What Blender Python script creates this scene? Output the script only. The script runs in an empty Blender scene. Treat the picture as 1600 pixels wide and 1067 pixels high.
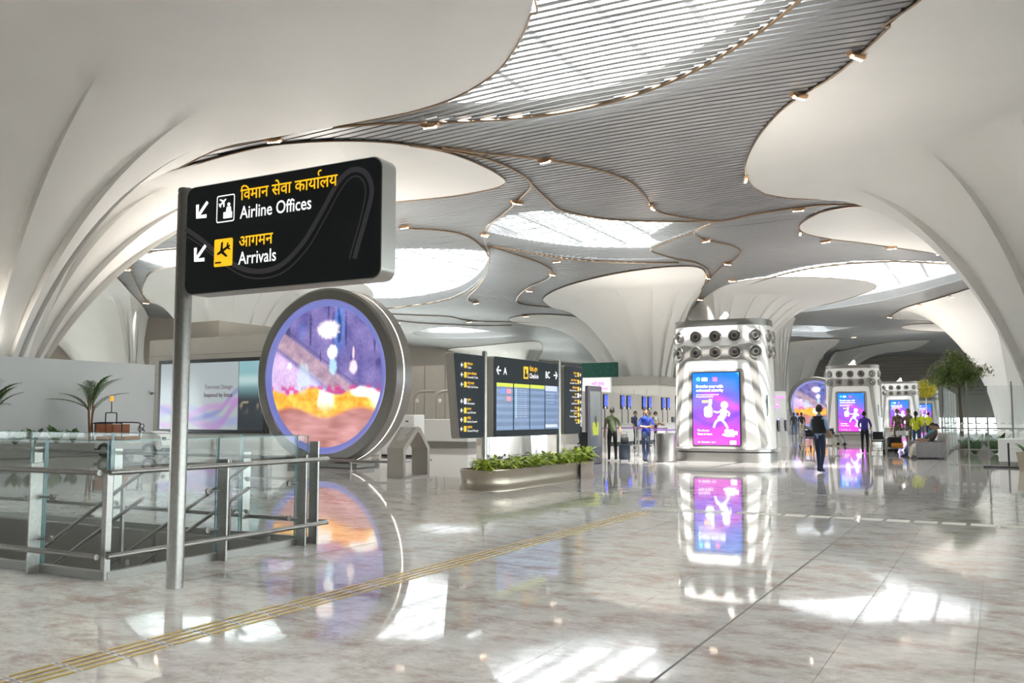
import bpy, bmesh, math, random
from mathutils import Vector, Matrix
from mathutils.geometry import delaunay_2d_cdt
random.seed(7)
SC = bpy.context.scene
COL = SC.collection
PI = math.pi
# ---------------------------------------------------------------- camera (world axes = the building's grid)
F = 1397.0; CH = 1.5; YAW = math.radians(28.53); PITCH = math.atan(116.5 / F)
cam = bpy.data.cameras.new('camera'); cam.lens = F / 1600 * 36; cam.sensor_width = 36; cam.clip_end = 1000
camo = bpy.data.objects.new('camera', cam); COL.objects.link(camo)
camo.location = (0, 0, CH); camo.rotation_euler = (PI / 2 + PITCH, 0, YAW); SC.camera = camo
# ---------------------------------------------------------------- daylight
wd = bpy.data.worlds.new('sky'); SC.world = wd; wd.use_nodes = True
bg = wd.node_tree.nodes['Background']; bg.inputs[0].default_value = (0.93, 0.97, 1.0, 1); bg.inputs[1].default_value = 2.6
sun = bpy.data.lights.new('sun', 'SUN'); sun.energy = 8.5; sun.angle = 0.01; sun.color = (1, .96, .9)
suno = bpy.data.objects.new('sun', sun); COL.objects.link(suno)
suno.rotation_euler = Vector((-0.02, 0.55, -1.0)).to_track_quat('-Z', 'Y').to_euler()
SC.view_settings.view_transform = 'Standard'; SC.view_settings.look = 'None'
SC.view_settings.gamma = 1; SC.view_settings.use_curve_mapping = False
SC.view_settings.exposure = 1.82
DLW = 40.; UPW = 200.          # watts of a ceiling downlight and of an uplight

# ---------------------------------------------------------------- helpers
def G(px, py, z=0.0):
    """world point where the sight line through a photo pixel meets height z"""
    a = (px - 800) / F; b = -(py - 533.5) / F
    dx, dy, dz = a, math.cos(PITCH) - b * math.sin(PITCH), math.sin(PITCH) + b * math.cos(PITCH)
    t = (z - CH) / dz; X, Y = dx * t, dy * t
    return (X * math.cos(YAW) - Y * math.sin(YAW), X * math.sin(YAW) + Y * math.cos(YAW))
def C2W(X, Y):
    return (X * math.cos(YAW) - Y * math.sin(YAW), X * math.sin(YAW) + Y * math.cos(YAW))
MATS = {}
def mat(name, col=(.8, .8, .8), rough=.5, metal=0., emit=None, es=1., noise=0., nscale=8., bump=0., spec=.5):
    if name in MATS: return MATS[name]
    m = bpy.data.materials.new(name); m.use_nodes = True; nt = m.node_tree; b = nt.nodes['Principled BSDF']
    b.inputs['Base Color'].default_value = (*col, 1); b.inputs['Roughness'].default_value = rough
    b.inputs['Metallic'].default_value = metal; b.inputs['Specular IOR Level'].default_value = spec
    if emit: b.inputs['Emission Color'].default_value = (*emit, 1); b.inputs['Emission Strength'].default_value = es
    if noise or bump:
        tc = nt.nodes.new('ShaderNodeTexCoord'); n = nt.nodes.new('ShaderNodeTexNoise'); n.inputs['Scale'].default_value = nscale
        n.inputs['Detail'].default_value = 4; nt.links.new(tc.outputs['Object'], n.inputs['Vector'])
        if noise:
            r = nt.nodes.new('ShaderNodeValToRGB')
            r.color_ramp.elements[0].position = .3; r.color_ramp.elements[1].position = .7
            r.color_ramp.elements[0].color = (*[c * (1 - noise) for c in col], 1); r.color_ramp.elements[1].color = (*[min(1, c * (1 + noise)) for c in col], 1)
            nt.links.new(n.outputs['Fac'], r.inputs['Fac']); nt.links.new(r.outputs['Color'], b.inputs['Base Color'])
        if bump:
            bp = nt.nodes.new('ShaderNodeBump'); bp.inputs['Strength'].default_value = bump; bp.inputs['Distance'].default_value = .02
            nt.links.new(n.outputs['Fac'], bp.inputs['Height']); nt.links.new(bp.outputs['Normal'], b.inputs['Normal'])
    MATS[name] = m; return m
def glass_mat(name, tint=(.93, .97, .96), refl=.12, body=.0, trans=.0):
    if name in MATS: return MATS[name]
    m = bpy.data.materials.new(name); m.use_nodes = True; nt = m.node_tree; nt.nodes.clear()
    o = nt.nodes.new('ShaderNodeOutputMaterial'); t = nt.nodes.new('ShaderNodeBsdfTransparent'); g = nt.nodes.new('ShaderNodeBsdfGlossy')
    t.inputs[0].default_value = (*tint, 1); g.inputs['Roughness'].default_value = .02
    lw = nt.nodes.new('ShaderNodeLayerWeight'); lw.inputs[0].default_value = .5
    pw = nt.nodes.new('ShaderNodeMath'); pw.operation = 'POWER'; pw.inputs[1].default_value = 4.; nt.links.new(lw.outputs['Facing'], pw.inputs[0])
    fr = nt.nodes.new('ShaderNodeMath'); fr.operation = 'MULTIPLY_ADD'; fr.inputs[1].default_value = .5; fr.inputs[2].default_value = .022; nt.links.new(pw.outputs[0], fr.inputs[0])
    mx = nt.nodes.new('ShaderNodeMixShader'); nt.links.new(fr.outputs[0], mx.inputs[0]); nt.links.new(t.outputs[0], mx.inputs[1]); nt.links.new(g.outputs[0], mx.inputs[2])
    last = mx
    if body:
        d = nt.nodes.new('ShaderNodeBsdfDiffuse'); d.inputs[0].default_value = (.8, .86, .86, 1)
        m2 = nt.nodes.new('ShaderNodeMixShader'); m2.inputs[0].default_value = body
        nt.links.new(mx.outputs[0], m2.inputs[1]); nt.links.new(d.outputs[0], m2.inputs[2]); last = m2
    if trans:                                                # fritted, light scattering pane
        d = nt.nodes.new('ShaderNodeBsdfTranslucent'); d.inputs[0].default_value = (.6, .63, .65, 1)
        m3 = nt.nodes.new('ShaderNodeMixShader'); m3.inputs[0].default_value = trans
        nt.links.new(last.outputs[0], m3.inputs[1]); nt.links.new(d.outputs[0], m3.inputs[2]); last = m3
    nt.links.new(last.outputs[0], o.inputs[0]); MATS[name] = m; return m
def tag(o, label=None, cat=None, group=None, kind=None):
    if label: o['label'] = label
    if cat: o['category'] = cat
    if group: o['group'] = group
    if kind: o['kind'] = kind
    return o
def obj(name, me, m=None, parent=None, loc=(0, 0, 0), rz=0., smooth=None):
    if isinstance(me, bmesh.types.BMesh):
        bm = me; me = bpy.data.meshes.new(name); bm.normal_update(); bm.to_mesh(me); bm.free()
    if m is not None and len(me.materials) == 0:
        for k in (m if isinstance(m, (list, tuple)) else [m]): me.materials.append(k)
    if smooth is not None:
        me.polygons.foreach_set('use_smooth', [True] * len(me.polygons)); me.set_sharp_from_angle(angle=math.radians(smooth))
    o = bpy.data.objects.new(name, me); COL.objects.link(o); o.parent = parent; o.location = loc; o.rotation_euler = (0, 0, rz)
    return o
def empty(name, label, cat, loc=(0, 0, 0), rz=0., group=None):
    o = bpy.data.objects.new(name, None); COL.objects.link(o); o.location = loc; o.rotation_euler = (0, 0, rz); o.empty_display_size = .2
    return tag(o, label, cat, group)
def copy_tree(o, parent=None):
    c = o.copy(); COL.objects.link(c); c.parent = parent
    for ch in o.children: copy_tree(ch, c)
    return c
def BM(): return bmesh.new()
def box(bm, x0, x1, y0, y1, z0, z1, M=None, bev=0.):
    vs = [bm.verts.new((x, y, z)) for x in (x0, x1) for y in (y0, y1) for z in (z0, z1)]
    fs = [bm.faces.new([vs[i] for i in q]) for q in ((0, 1, 3, 2), (4, 6, 7, 5), (0, 4, 5, 1), (2, 3, 7, 6), (0, 2, 6, 4), (1, 5, 7, 3))]
    if bev:
        es = list({e for f in fs for e in f.edges}); r = bmesh.ops.bevel(bm, geom=es, offset=bev, segments=2, affect='EDGES', profile=.5)
        vs = list({v for v in r['verts']} | {v for v in vs if v.is_valid})
    if M is not None: bmesh.ops.transform(bm, matrix=M, verts=[v for v in vs if v.is_valid])
    return bm
def tube(bm, pts, r, n=8, closed=False, caps=True):
    pts = [Vector(p) for p in pts]; rs = r if isinstance(r, (list, tuple)) else [r] * len(pts); rings = []; N = len(pts); prev = None
    for i, p in enumerate(pts):
        a = pts[(i - 1) % N] if (closed or i > 0) else p; b = pts[(i + 1) % N] if (closed or i < N - 1) else p
        t = (b - a).normalized() if (b - a).length > 1e-9 else Vector((0, 0, 1))
        if prev is None: x = t.orthogonal().normalized()
        else:
            x = prev - t * prev.dot(t); x = x.normalized() if x.length > 1e-6 else t.orthogonal().normalized()
        prev = x; y = t.cross(x)
        rings.append([bm.verts.new(p + (x * math.cos(2 * PI * k / n) + y * math.sin(2 * PI * k / n)) * rs[i]) for k in range(n)])
    for i in range(N if closed else N - 1):
        A, B = rings[i], rings[(i + 1) % N]
        for k in range(n): bm.faces.new((A[k], A[(k + 1) % n], B[(k + 1) % n], B[k]))
    if caps and not closed: bm.faces.new(rings[0][::-1]); bm.faces.new(rings[-1])
    return bm
def lathe(bm, prof, n=24, c=(0, 0), M=None):
    rings = []; vs = []
    for r, z in prof:
        ring = [bm.verts.new((c[0] + r * math.cos(2 * PI * k / n), c[1] + r * math.sin(2 * PI * k / n), z)) for k in range(n)]; rings.append(ring); vs += ring
    for A, B in zip(rings, rings[1:]):
        for k in range(n): bm.faces.new((A[k], A[(k + 1) % n], B[(k + 1) % n], B[k]))
    bm.faces.new(rings[0][::-1]); bm.faces.new(rings[-1])
    if M is not None: bmesh.ops.transform(bm, matrix=M, verts=vs)
    return bm
def prism(bm, poly, y0, y1, M=None):
    """outline in (x,z), extruded along y"""
    A = [bm.verts.new((p[0], y0, p[1])) for p in poly]; B = [bm.verts.new((p[0], y1, p[1])) for p in poly]; n = len(poly)
    f1 = bm.faces.new(A); f2 = bm.faces.new(B[::-1]); f1.normal_update(); f2.normal_update()
    for i in range(n): bm.faces.new((A[i], B[i], B[(i + 1) % n], A[(i + 1) % n]))
    bmesh.ops.triangulate(bm, faces=[f1, f2]) if n > 4 else None
    bmesh.ops.recalc_face_normals(bm, faces=bm.faces[:])
    if M is not None: bmesh.ops.transform(bm, matrix=M, verts=A + B)
    return bm
def rrect(w, h, r, n=5, cx=0., cz=0.):
    out = []
    for (sx, sz, a0) in ((1, 1, 0), (-1, 1, 90), (-1, -1, 180), (1, -1, 270)):
        for k in range(n + 1):
            a = math.radians(a0 + 90 * k / n); out.append((cx + sx * (w / 2 - r) + r * math.cos(a), cz + sz * (h / 2 - r) + r * math.sin(a)))
    return out
def catmull(pts, closed=True, k=5):
    n = len(pts); out = []; rng = range(n) if closed else range(n - 1)
    for i in rng:
        p = [Vector(pts[(i + j) % n] if closed else pts[min(max(i + j, 0), n - 1)]) for j in (-1, 0, 1, 2)]
        for s in range(k):
            t = s / k
            out.append(.5 * ((2 * p[1]) + (-p[0] + p[2]) * t + (2 * p[0] - 5 * p[1] + 4 * p[2] - p[3]) * t * t + (-p[0] + 3 * p[1] - 3 * p[2] + p[3]) * t ** 3))
    if not closed: out.append(Vector(pts[-1]))
    return out
def text(body, size, m, parent, loc, rot=(PI / 2, 0, 0), align='LEFT', bold=0., name='lettering', sx=1., depth=.0):
    cu = bpy.data.curves.new('t', 'FONT'); cu.body = body; cu.size = size; cu.align_x = align; cu.offset = bold * size; cu.extrude = depth; cu.resolution_u = 3
    t = bpy.data.objects.new('t', cu)
    me = bpy.data.meshes.new_from_object(t); bpy.data.objects.remove(t); bpy.data.curves.remove(cu)
    me.name = name; me.materials.clear(); o = obj(name, me, m, parent, loc); o.rotation_euler = rot; o.scale = (sx, 1, 1); return o
def flat(name, poly, y, m, parent, th=.004):
    """a thin print or inlay: outline in local (x,z) at depth y, facing -y"""
    return obj(name, prism(BM(), poly, y - th, y), m, parent)
def ribbon(pts, w):
    pts = [Vector(p) for p in pts]; L = []; R = []
    for i, p in enumerate(pts):
        t = (pts[min(i + 1, len(pts) - 1)] - pts[max(i - 1, 0)]).normalized(); n = Vector((-t[1], t[0])); L.append(p + n * w / 2); R.append(p - n * w / 2)
    return L, R
def flat_ribbon(name, pts, w, y, m, parent):
    bm = BM(); L, R = ribbon(pts, w)
    a = [bm.verts.new((p[0], y, p[1])) for p in L]; b = [bm.verts.new((p[0], y, p[1])) for p in R]
    for i in range(len(a) - 1): bm.faces.new((a[i], b[i], b[i + 1], a[i + 1]))
    return obj(name, bm, m, parent)
def picture(name, w, h, nx, ny, fn, parent, loc, es=1., mname='screen_picture'):
    """a screen: a fine mesh grid facing -y whose picture is computed cell by cell; fn(s,t)->rgb, s,t in 0..1"""
    me = bpy.data.meshes.new(name); V = []; Fc = []
    for j in range(ny + 1):
        for i in range(nx + 1): V.append(((i / nx - .5) * w, 0, j / ny * h))
    for j in range(ny):
        for i in range(nx): a = j * (nx + 1) + i; Fc.append((a, a + 1, a + nx + 2, a + nx + 1))
    me.from_pydata(V, [], Fc); ca = me.color_attributes.new('picture', 'FLOAT_COLOR', 'POINT'); buf = []
    for j in range(ny + 1):
        for i in range(nx + 1): buf += [*fn(i / nx, j / ny), 1.]
    ca.data.foreach_set('color', buf)
    return obj(name, me, screen_mat(mname, es), parent, loc)
def screen_mat(name, es):
    if name in MATS: return MATS[name]
    m = mat(name, (.02, .02, .02), .15); nt = m.node_tree; a = nt.nodes.new('ShaderNodeAttribute'); a.attribute_name = 'picture'
    nt.links.new(a.outputs['Color'], nt.nodes['Principled BSDF'].inputs['Emission Color']); nt.nodes['Principled BSDF'].inputs['Emission Strength'].default_value = es
    return m
def mix(a, b, t): t = max(0., min(1., t)); return tuple(x + (y - x) * t for x, y in zip(a, b))
def sstep(a, b, x): t = max(0., min(1., (x - a) / (b - a))); return t * t * (3 - 2 * t)
def vnoise(x, y, s=0):
    def h(i, j): return (math.sin(i * 127.1 + j * 311.7 + s * 74.7) * 43758.5453) % 1.
    i, j = math.floor(x), math.floor(y); fx, fy = x - i, y - j; fx = fx * fx * (3 - 2 * fx); fy = fy * fy * (3 - 2 * fy)
    return (h(i, j) * (1 - fx) + h(i + 1, j) * fx) * (1 - fy) + (h(i, j + 1) * (1 - fx) + h(i + 1, j + 1) * fx) * fy

# ---------------------------------------------------------------- materials
STEEL = mat('brushed_steel', (.38, .365, .345), .36, 1., noise=.08, nscale=30)
STEEL2 = mat('satin_steel', (.30, .29, .275), .42, 1.)
WHITE = mat('white_panel', (.80, .79, .77), .4)
CREAM = mat('white_petal', (.80, .785, .755), .55, noise=.015, nscale=.6)
BEIGE = mat('beige_metal', (.42, .38, .33), .4, .3)
WALLB = mat('beige_wall', (.56, .53, .48), .5, noise=.03, nscale=1.5)
FASCIA = mat('taupe_fascia', (.24, .225, .2), .5)
BLACK = mat('black_plastic', (.015, .015, .017), .35)
DARK = mat('dark_grey', (.05, .055, .06), .4)
SIGN = mat('sign_face', (.016, .019, .021), .5, spec=.15)
SIGN2 = mat('sign_face_slate', (.04, .052, .062), .5, spec=.15)
YEL = mat('sign_yellow', (.9, .5, .02), .4, emit=(1, .52, .01), es=.25)
WLET = mat('sign_white', (.9, .9, .9), .4, emit=(1, 1, 1), es=.3)
BRASS = mat('brass_trim', (.32, .22, .14), .35, .9)
COPPER = mat('copper_fitting', (.62, .38, .22), .3, .9)
LENS = mat('lamp_lens', (1, .95, .85), .4, emit=(1, .9, .72), es=6)
GLASS = glass_mat('clear_glass')
GLASS2 = glass_mat('hazy_glass', (.955, .975, .97), body=.012)
GEDGE = mat('glass_edge', (.2, .38, .4), .2)
RUBBER = mat('black_rubber', (.02, .02, .02), .7)

# ---------------------------------------------------------------- floor
def granite():
    m = bpy.data.materials.new('polished_granite'); m.use_nodes = True; nt = m.node_tree; b = nt.nodes['Principled BSDF']; N = nt.nodes.new; Lk = nt.links.new
    tc = N('ShaderNodeNewGeometry'); mp = N('ShaderNodeMapping'); mp.inputs['Scale'].default_value = (.8, 1.25, 1); mp.inputs['Rotation'].default_value = (0, 0, .25)
    Lk(tc.outputs['Position'], mp.inputs['Vector'])
    def noise(s, d, r=.6, dist=0.):
        n = N('ShaderNodeTexNoise'); n.inputs['Scale'].default_value = s; n.inputs['Detail'].default_value = d; n.inputs['Roughness'].default_value = r; n.inputs['Distortion'].default_value = dist
        Lk(mp.outputs[0], n.inputs['Vector']); return n
    def ramp(n, stops):
        r = N('ShaderNodeValToRGB'); e = r.color_ramp.elements
        for i, (p, c) in enumerate(stops):
            k = e[i] if i < 2 else e.new(p)
            k.position = p; k.color = (*c, 1)
        Lk(n.outputs['Fac'], r.inputs['Fac']); return r
    base = ramp(noise(7, 8, .75, .15), [(.35, (.57, .565, .55)), (.65, (.72, .715, .70))])
    pink = ramp(noise(2.2, 10, .78, .15), [(.47, (0, 0, 0)), (.66, (1, 1, 1))])
    dark = ramp(noise(16, 6, .85, .1), [(.62, (0, 0, 0)), (.74, (1, 1, 1))])
    m1 = N('ShaderNodeMix'); m1.data_type = 'RGBA'; m1.inputs['B'].default_value = (.40, .305, .25, 1)
    Lk(pink.outputs[0], m1.inputs['Factor']); Lk(base.outputs[0], m1.inputs['A'])
    m2 = N('ShaderNodeMix'); m2.data_type = 'RGBA'; m2.inputs['B'].default_value = (.17, .165, .16, 1)
    Lk(dark.outputs[0], m2.inputs['Factor']); Lk(m1.outputs['Result'], m2.inputs['A'])
    Lk(m2.outputs['Result'], b.inputs['Base Color'])
    b.inputs['Roughness'].default_value = .04; b.inputs['IOR'].default_value = 1.55
    return m
GRAN = granite()
GROUT = mat('grout', (.22, .215, .2), .7)
JOINT = mat('dark_joint', (.12, .115, .11), .6)
VX0, VX1, VY0, VY1 = -14.0, -7.36, 5.64, 8.22          # stairwell opening
bm = BM()
def fl(x0, x1, y0, y1, z=-.012):
    bm.faces.new([bm.verts.new(p) for p in ((x0, y0, z), (x1, y0, z), (x1, y1, z), (x0, y1, z))])
fl(-220, 220, -120, VY0); fl(-220, 220, VY1, 260); fl(-220, VX0, VY0, VY1); fl(VX1, 220, VY0, VY1)
FLOOR = tag(obj('floor', bm, GROUT), 'polished pale granite floor of the hall', 'floor', kind='structure')
# tiles: joints at x = -0.19 - 0.8 k, y = 8.55 + 1.2 k ; the dark expansion joints stay wider
cells = []
for i in range(-70, 70):
    for j in range(-8, 60):
        x0 = -.19 - .8 * i; y0 = 8.55 + 1.2 * j; x1, y1 = x0 + .8, y0 + 1.2
        cx, cy = (x0 + x1) / 2, (y0 + y1) / 2
        Yc = cx * -math.sin(YAW) + cy * math.cos(YAW); Xc = cx * math.cos(YAW) + cy * math.sin(YAW)
        cells.append((Yc, Xc, x0, x1, y0, y1))
def tile_rects(x0, x1, y0, y1):
    gx0 = .010 if abs(x0 + 1.79) < .01 or abs(x0 + 6.59) < .01 else .002
    gx1 = .010 if abs(x1 + 1.79) < .01 or abs(x1 + 6.59) < .01 else .002
    gy0 = .006 if abs(y0 - 8.55) < .01 else .002
    gy1 = .006 if abs(y1 - 8.55) < .01 else .002
    r = (x0 + gx0, x1 - gx1, y0 + gy0, y1 - gy1)
    if r[1] <= VX0 or r[0] >= VX1 or r[3] <= VY0 or r[2] >= VY1: return [r]
    out = []                                            # the slabs are cut along the stairwell edge
    if r[2] < VY0: out.append((r[0], r[1], r[2], VY0))
    if r[3] > VY1: out.append((r[0], r[1], VY1, r[3]))
    ya, yb = max(r[2], VY0), min(r[3], VY1)
    if r[1] > VX1: out.append((max(r[0], VX1), r[1], ya, yb))
    if r[0] < VX0: out.append((r[0], min(r[1], VX0), ya, yb))
    return out
near = sorted([c for c in cells if 3.5 < c[0] and abs(c[1]) < .60 * c[0] + 1.2])[:290]
nearset = set((c[2], c[4]) for c in near); cache = {}
bmr = BM()
for c in cells:
    for (a, b_, d, e) in tile_rects(*c[2:]):
        if (c[2], c[4]) in nearset:
            key = (round(b_ - a, 4), round(e - d, 4))
            if key not in cache:
                t = BM(); box(t, 0, b_ - a, 0, e - d, -.011, 0); me = bpy.data.meshes.new('tile'); t.to_mesh(me); t.free(); me.materials.append(GRAN); cache[key] = me
            obj('tile', cache[key], None, FLOOR, (a, d, 0))
        elif -70 < c[0] < 75: box(bmr, a, b_, d, e, -.011, 0)
tag(obj('tile_field', bmr, GRAN, FLOOR), kind='stuff')
bmx = BM()
for (a, b_, d, e) in ((-60, 60, 80, 200), (-220, -60, -100, 200), (60, 220, -100, 200)):
    bmx.faces.new([bmx.verts.new(p) for p in ((a, d, -.004), (b_, d, -.004), (b_, e, -.004), (a, e, -.004))])
obj('far_paving', bmx, GRAN, FLOOR)
bm = BM()
box(bm, -1.80, -1.78, -5, 75, -.011, -.003); box(bm, -6.60, -6.58, -5, 75, -.011, -.003); box(bm, -40, 40, 8.544, 8.556, -.011, -.003)
obj('expansion_joint', bm, JOINT, FLOOR)

# ---------------------------------------------------------------- ceiling
HZ = 12.0
def und(x, y): return .16 * math.sin(x * .23 + 1.1) * math.sin(y * .17 + .4) + .08 * math.sin(x * .11 - y * .13)
def P(l, k=5, closed=True):
    """photo outline of a roof sheet -> smooth outline in plan at roof height"""
    return catmull([G(*p, HZ) if len(p) == 2 else C2W(p[0], p[1]) for p in l], closed, k)
FUN = [  # rim outline (pixels; 3-tuples are camera-plan metres), column (X,Y) in camera plan, foot radius, drop radius, petals, label
 ([(835,0),(828,30),(815,65),(790,105),(760,132),(710,158),(650,175),(590,185),(520,193),(450,203),(370,218),(330,230),(298,246),(-16.5,39.5,0),(-22,43,0),(-30,42,0),(-36,34,0),(-32,20,0),(-20,9,0),(-8,8,0),(-1,14,0)], (-22.8,37.6), 1.9, 10., 13, 'huge white petal column rising behind the white hoarding at the left'),
 ([(298,252),(360,233),(430,219),(520,215),(600,219),(660,228),(710,240),(760,260),(788,277),(786,286),(760,294),(700,304),(620,311),(500,318),(380,322),(280,322),(-19,47,0),(-27,51,0),(-32,48,0),(-30,43,0),(-22,40.5,0),(-16,38.5,0)], (-27,46.5), 1.6, 8., 18, 'white petal canopy with an oval tip above the airline offices sign'),
 ([(122,410),(150,417),(180,432),(205,455),(225,480),(238,500),(-42,108,0),(-52,112,0),(-62,98,0),(-58,74,0),(-46,62,0),(-36,59,0)], (-37.2,88), 1.7, 15., 18, 'ribbed cream column seen in the gap left of the sign post'),
 ([(223,455),(226,440),(240,427),(280,419),(350,414),(440,415),(519,427),(560,440),(580,452),(582,465),(565,478),(500,490),(400,493),(300,487),(240,472)], (-25,80), 1.6, 8., 18, 'cream petal column behind the large wall screen'),
 ([(848,466),(870,452),(910,437),(960,425),(1020,417),(1070,415),(1095,419),(1103,430),(1100,445),(1090,468),(1075,492),(1055,515),(1020,522),(985,515),(945,503),(900,488),(862,475)], (12.6,80), 1.35, 9.5, 18, 'cream petal column standing left of the nearest air tower'),
 ([(795,498),(820,489),(860,487),(900,491),(930,499),(970,509),(1010,520),(1015,528),(980,530),(920,521),(860,512),(810,506)], (14.6,108), 1.4, 10., 16, 'cream petal column half hidden behind the green netting'),
 ([(700,547),(740,540),(800,534),(836,532),(846,537),(848,550),(835,562),(780,566),(715,558)], (1.5,150), 1.6, 10., 16, 'distant cream petal canopy above the flight board'),
 ([(1075,492),(1100,466),(1130,447),(1170,438),(1220,434),(1290,434),(1340,437),(1368,443),(1360,452),(1320,465),(1280,475),(1220,484),(1190,489),(1130,499),(1085,500)], (19.5,84), 1.4, 9., 18, 'broad cream petal canopy directly above the nearest air tower'),
 ([(1180,498),(1195,490),(1215,487),(1235,490),(1243,496),(1235,502),(1205,505)], (30,100), 1., 6., 14, 'small cream petal canopy just right of the nearest tower top'),
 ([(1195,539),(1240,532),(1290,529),(1312,530),(1304,539),(1290,550),(1282,562),(1250,560),(1210,552)], (43.5,140), 2.2, 14., 16, 'distant ribbed cream column between the first and second towers'),
 ([(1298,562),(1330,544),(1380,536),(1440,532),(1452,534),(1425,544),(1370,553),(1325,565),(1300,574)], (54,160), 2.0, 14., 16, 'distant cream petal arch above the second air tower'),
 ([(1394,494),(1400,488),(1420,478),(1470,465),(1550,445),(1620,440),(1700,455),(1690,490),(1610,510),(1530,506),(1470,501),(1410,498)], (45,80), 1.6, 10., 18, 'pale petal column behind the tree in the glass enclosure'),
 ([(1408,509),(1440,504),(1490,505),(1515,511),(1500,517),(1440,515)], (70,118), 1., 5., 12, 'small far petal canopy above the tree'),
 ([(1249,352),(1255,340),(1290,324),(1350,318),(1400,324),(1450,340),(1500,366),(1540,388),(29,50,0),(33,53,0),(1600,408),(1520,397),(1460,391),(1400,384),(1340,376),(1300,371),(1262,362)], (31.5,50.5), 1.4, 7., 18, 'white oval petal canopy tucked behind the huge right column'),
 ([(1425,0),(1390,35),(1345,80),(1300,120),(1250,152),(1215,180),(1185,215),(1168,245),(1164,265),(1175,285),(1200,298),(1240,304),(1300,307),(1350,312),(1400,321),(1450,334),(1490,352),(24,46.5,0),(31,46,0),(38,40,0),(40,28,0),(34,12,0),(22,6,0),(13,9,0)], (24.8,38), 2.3, 10.5, 13, 'huge white petal column sweeping up at the right edge'),
]
rims = []
for k, (out, cxy, r0, Rd, npet, lab) in enumerate(FUN):
    rim = P(out); rims.append(rim); cx, cy = C2W(*cxy); c = Vector((cx, cy))
    # resample the rim by angle about the foot, with a crisp step at every petal edge
    L = [0.]
    for a, b in zip(rim, rim[1:] + rim[:1]): L.append(L[-1] + (b - a).length)
    def at(s):
        s = s % L[-1]
        for i in range(len(rim)):
            if L[i + 1] >= s: return rim[i].lerp(rim[(i + 1) % len(rim)], (s - L[i]) / max(1e-9, L[i + 1] - L[i]))
        return rim[0]
    sub = 7; samp = []
    for p in range(npet):
        for q in range(sub):
            f = q / (sub - 1) * .985; samp.append((at((p + f) / npet * L[-1]), f / .985))
    rows = 26; V = []; Fc = []
    for j in range(rows + 1):
        ph = j / rows * PI / 2; s_, c_ = math.sin(ph) ** (2 / 1.6), max(0., math.cos(ph)) ** (2 / 1.6)
        for i, (R, saw) in enumerate(samp):
            d = R - c; R_ = d.length; dirv = d.normalized() if R_ > 1e-6 else Vector((1, 0)); rr = min(R_, max(Rd, R_ * .55))
            # beyond the drop radius the sheet stays flat: rows 0..3 cover it
            flatlen = max(0., R_ - rr)
            if j <= 3: dist = R_ - flatlen * j / 3; z = HZ - .05 - .15 * (j / 3) * (1 if flatlen > 0 else 0)
            else:
                ph2 = (j - 3) / (rows - 3) * PI / 2; rho = 1 - math.sin(ph2) ** (1.25); zz = max(0., math.cos(ph2)) ** 1.25
                foot = min(r0, rr * .6); dist = foot + (rr - foot) * rho; z = (HZ - .05 - .15 * (1 if flatlen > 0 else 0)) * zz
                w = sstep(.0, .62, (j - 3) / (rows - 3)); dist *= 1 - .10 * saw * w
            p = c + dirv * dist; zz_ = z + und(p.x, p.y) * (z / HZ) ** 4
            V.append((p.x, p.y, max(0., zz_)))
    n = len(samp)
    for j in range(rows):
        for i in range(n): a = j * n + i; b = j * n + (i + 1) % n; Fc.append((a, b, b + n, a + n))
    me = bpy.data.meshes.new('petal_column'); me.from_pydata(V, [], Fc); me.update()
    o = obj('petal_column', me, CREAM, smooth=28); tag(o, lab, 'column', 'petal columns of the hall')
SKY = [P(l) for l in (
 [(834,-20),(826,40),(800,100),(765,135),(715,163),(640,183),(720,192),(800,190),(880,182),(960,165),(1030,142),(1100,108),(1180,55),(1245,0),(1290,-60),(1150,-70),(980,-70)],
 [(765,352),(800,338),(850,330),(930,338),(1040,342),(1110,341),(1060,365),(1022,382),(1018,390),(1040,403),(900,402),(770,383),(760,370)],
 [(198,415),(215,400),(280,388),(450,383),(620,388),(750,394),(766,404),(757,432),(730,455),(690,468),(610,478),(480,470),(300,440)],
 [(645,520),(690,512),(750,515),(800,522),(740,528),(670,528)],
 [(1150,450),(1200,434),(1260,420),(1330,411),(1420,407),(1500,408),(1545,414),(1549,428),(1500,440),(1440,455),(1380,468),(1310,480),(1240,486),(1200,470)],
 [(1205,513),(1240,508),(1290,510),(1330,510),(1290,520),(1300,527),(1240,526),(1205,524)])]
def inside_iv(poly, y):
    xs = []
    for a, b in zip(poly, poly[1:] + poly[:1]):
        if (a[1] <= y) != (b[1] <= y): xs.append(a[0] + (y - a[1]) / (b[1] - a[1]) * (b[0] - a[0]))
    xs.sort(); return list(zip(xs[::2], xs[1::2]))
CX0, CX1, CY0, CY1 = -78., 48., -26., 176.
bm = BM(); y = CY0
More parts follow.
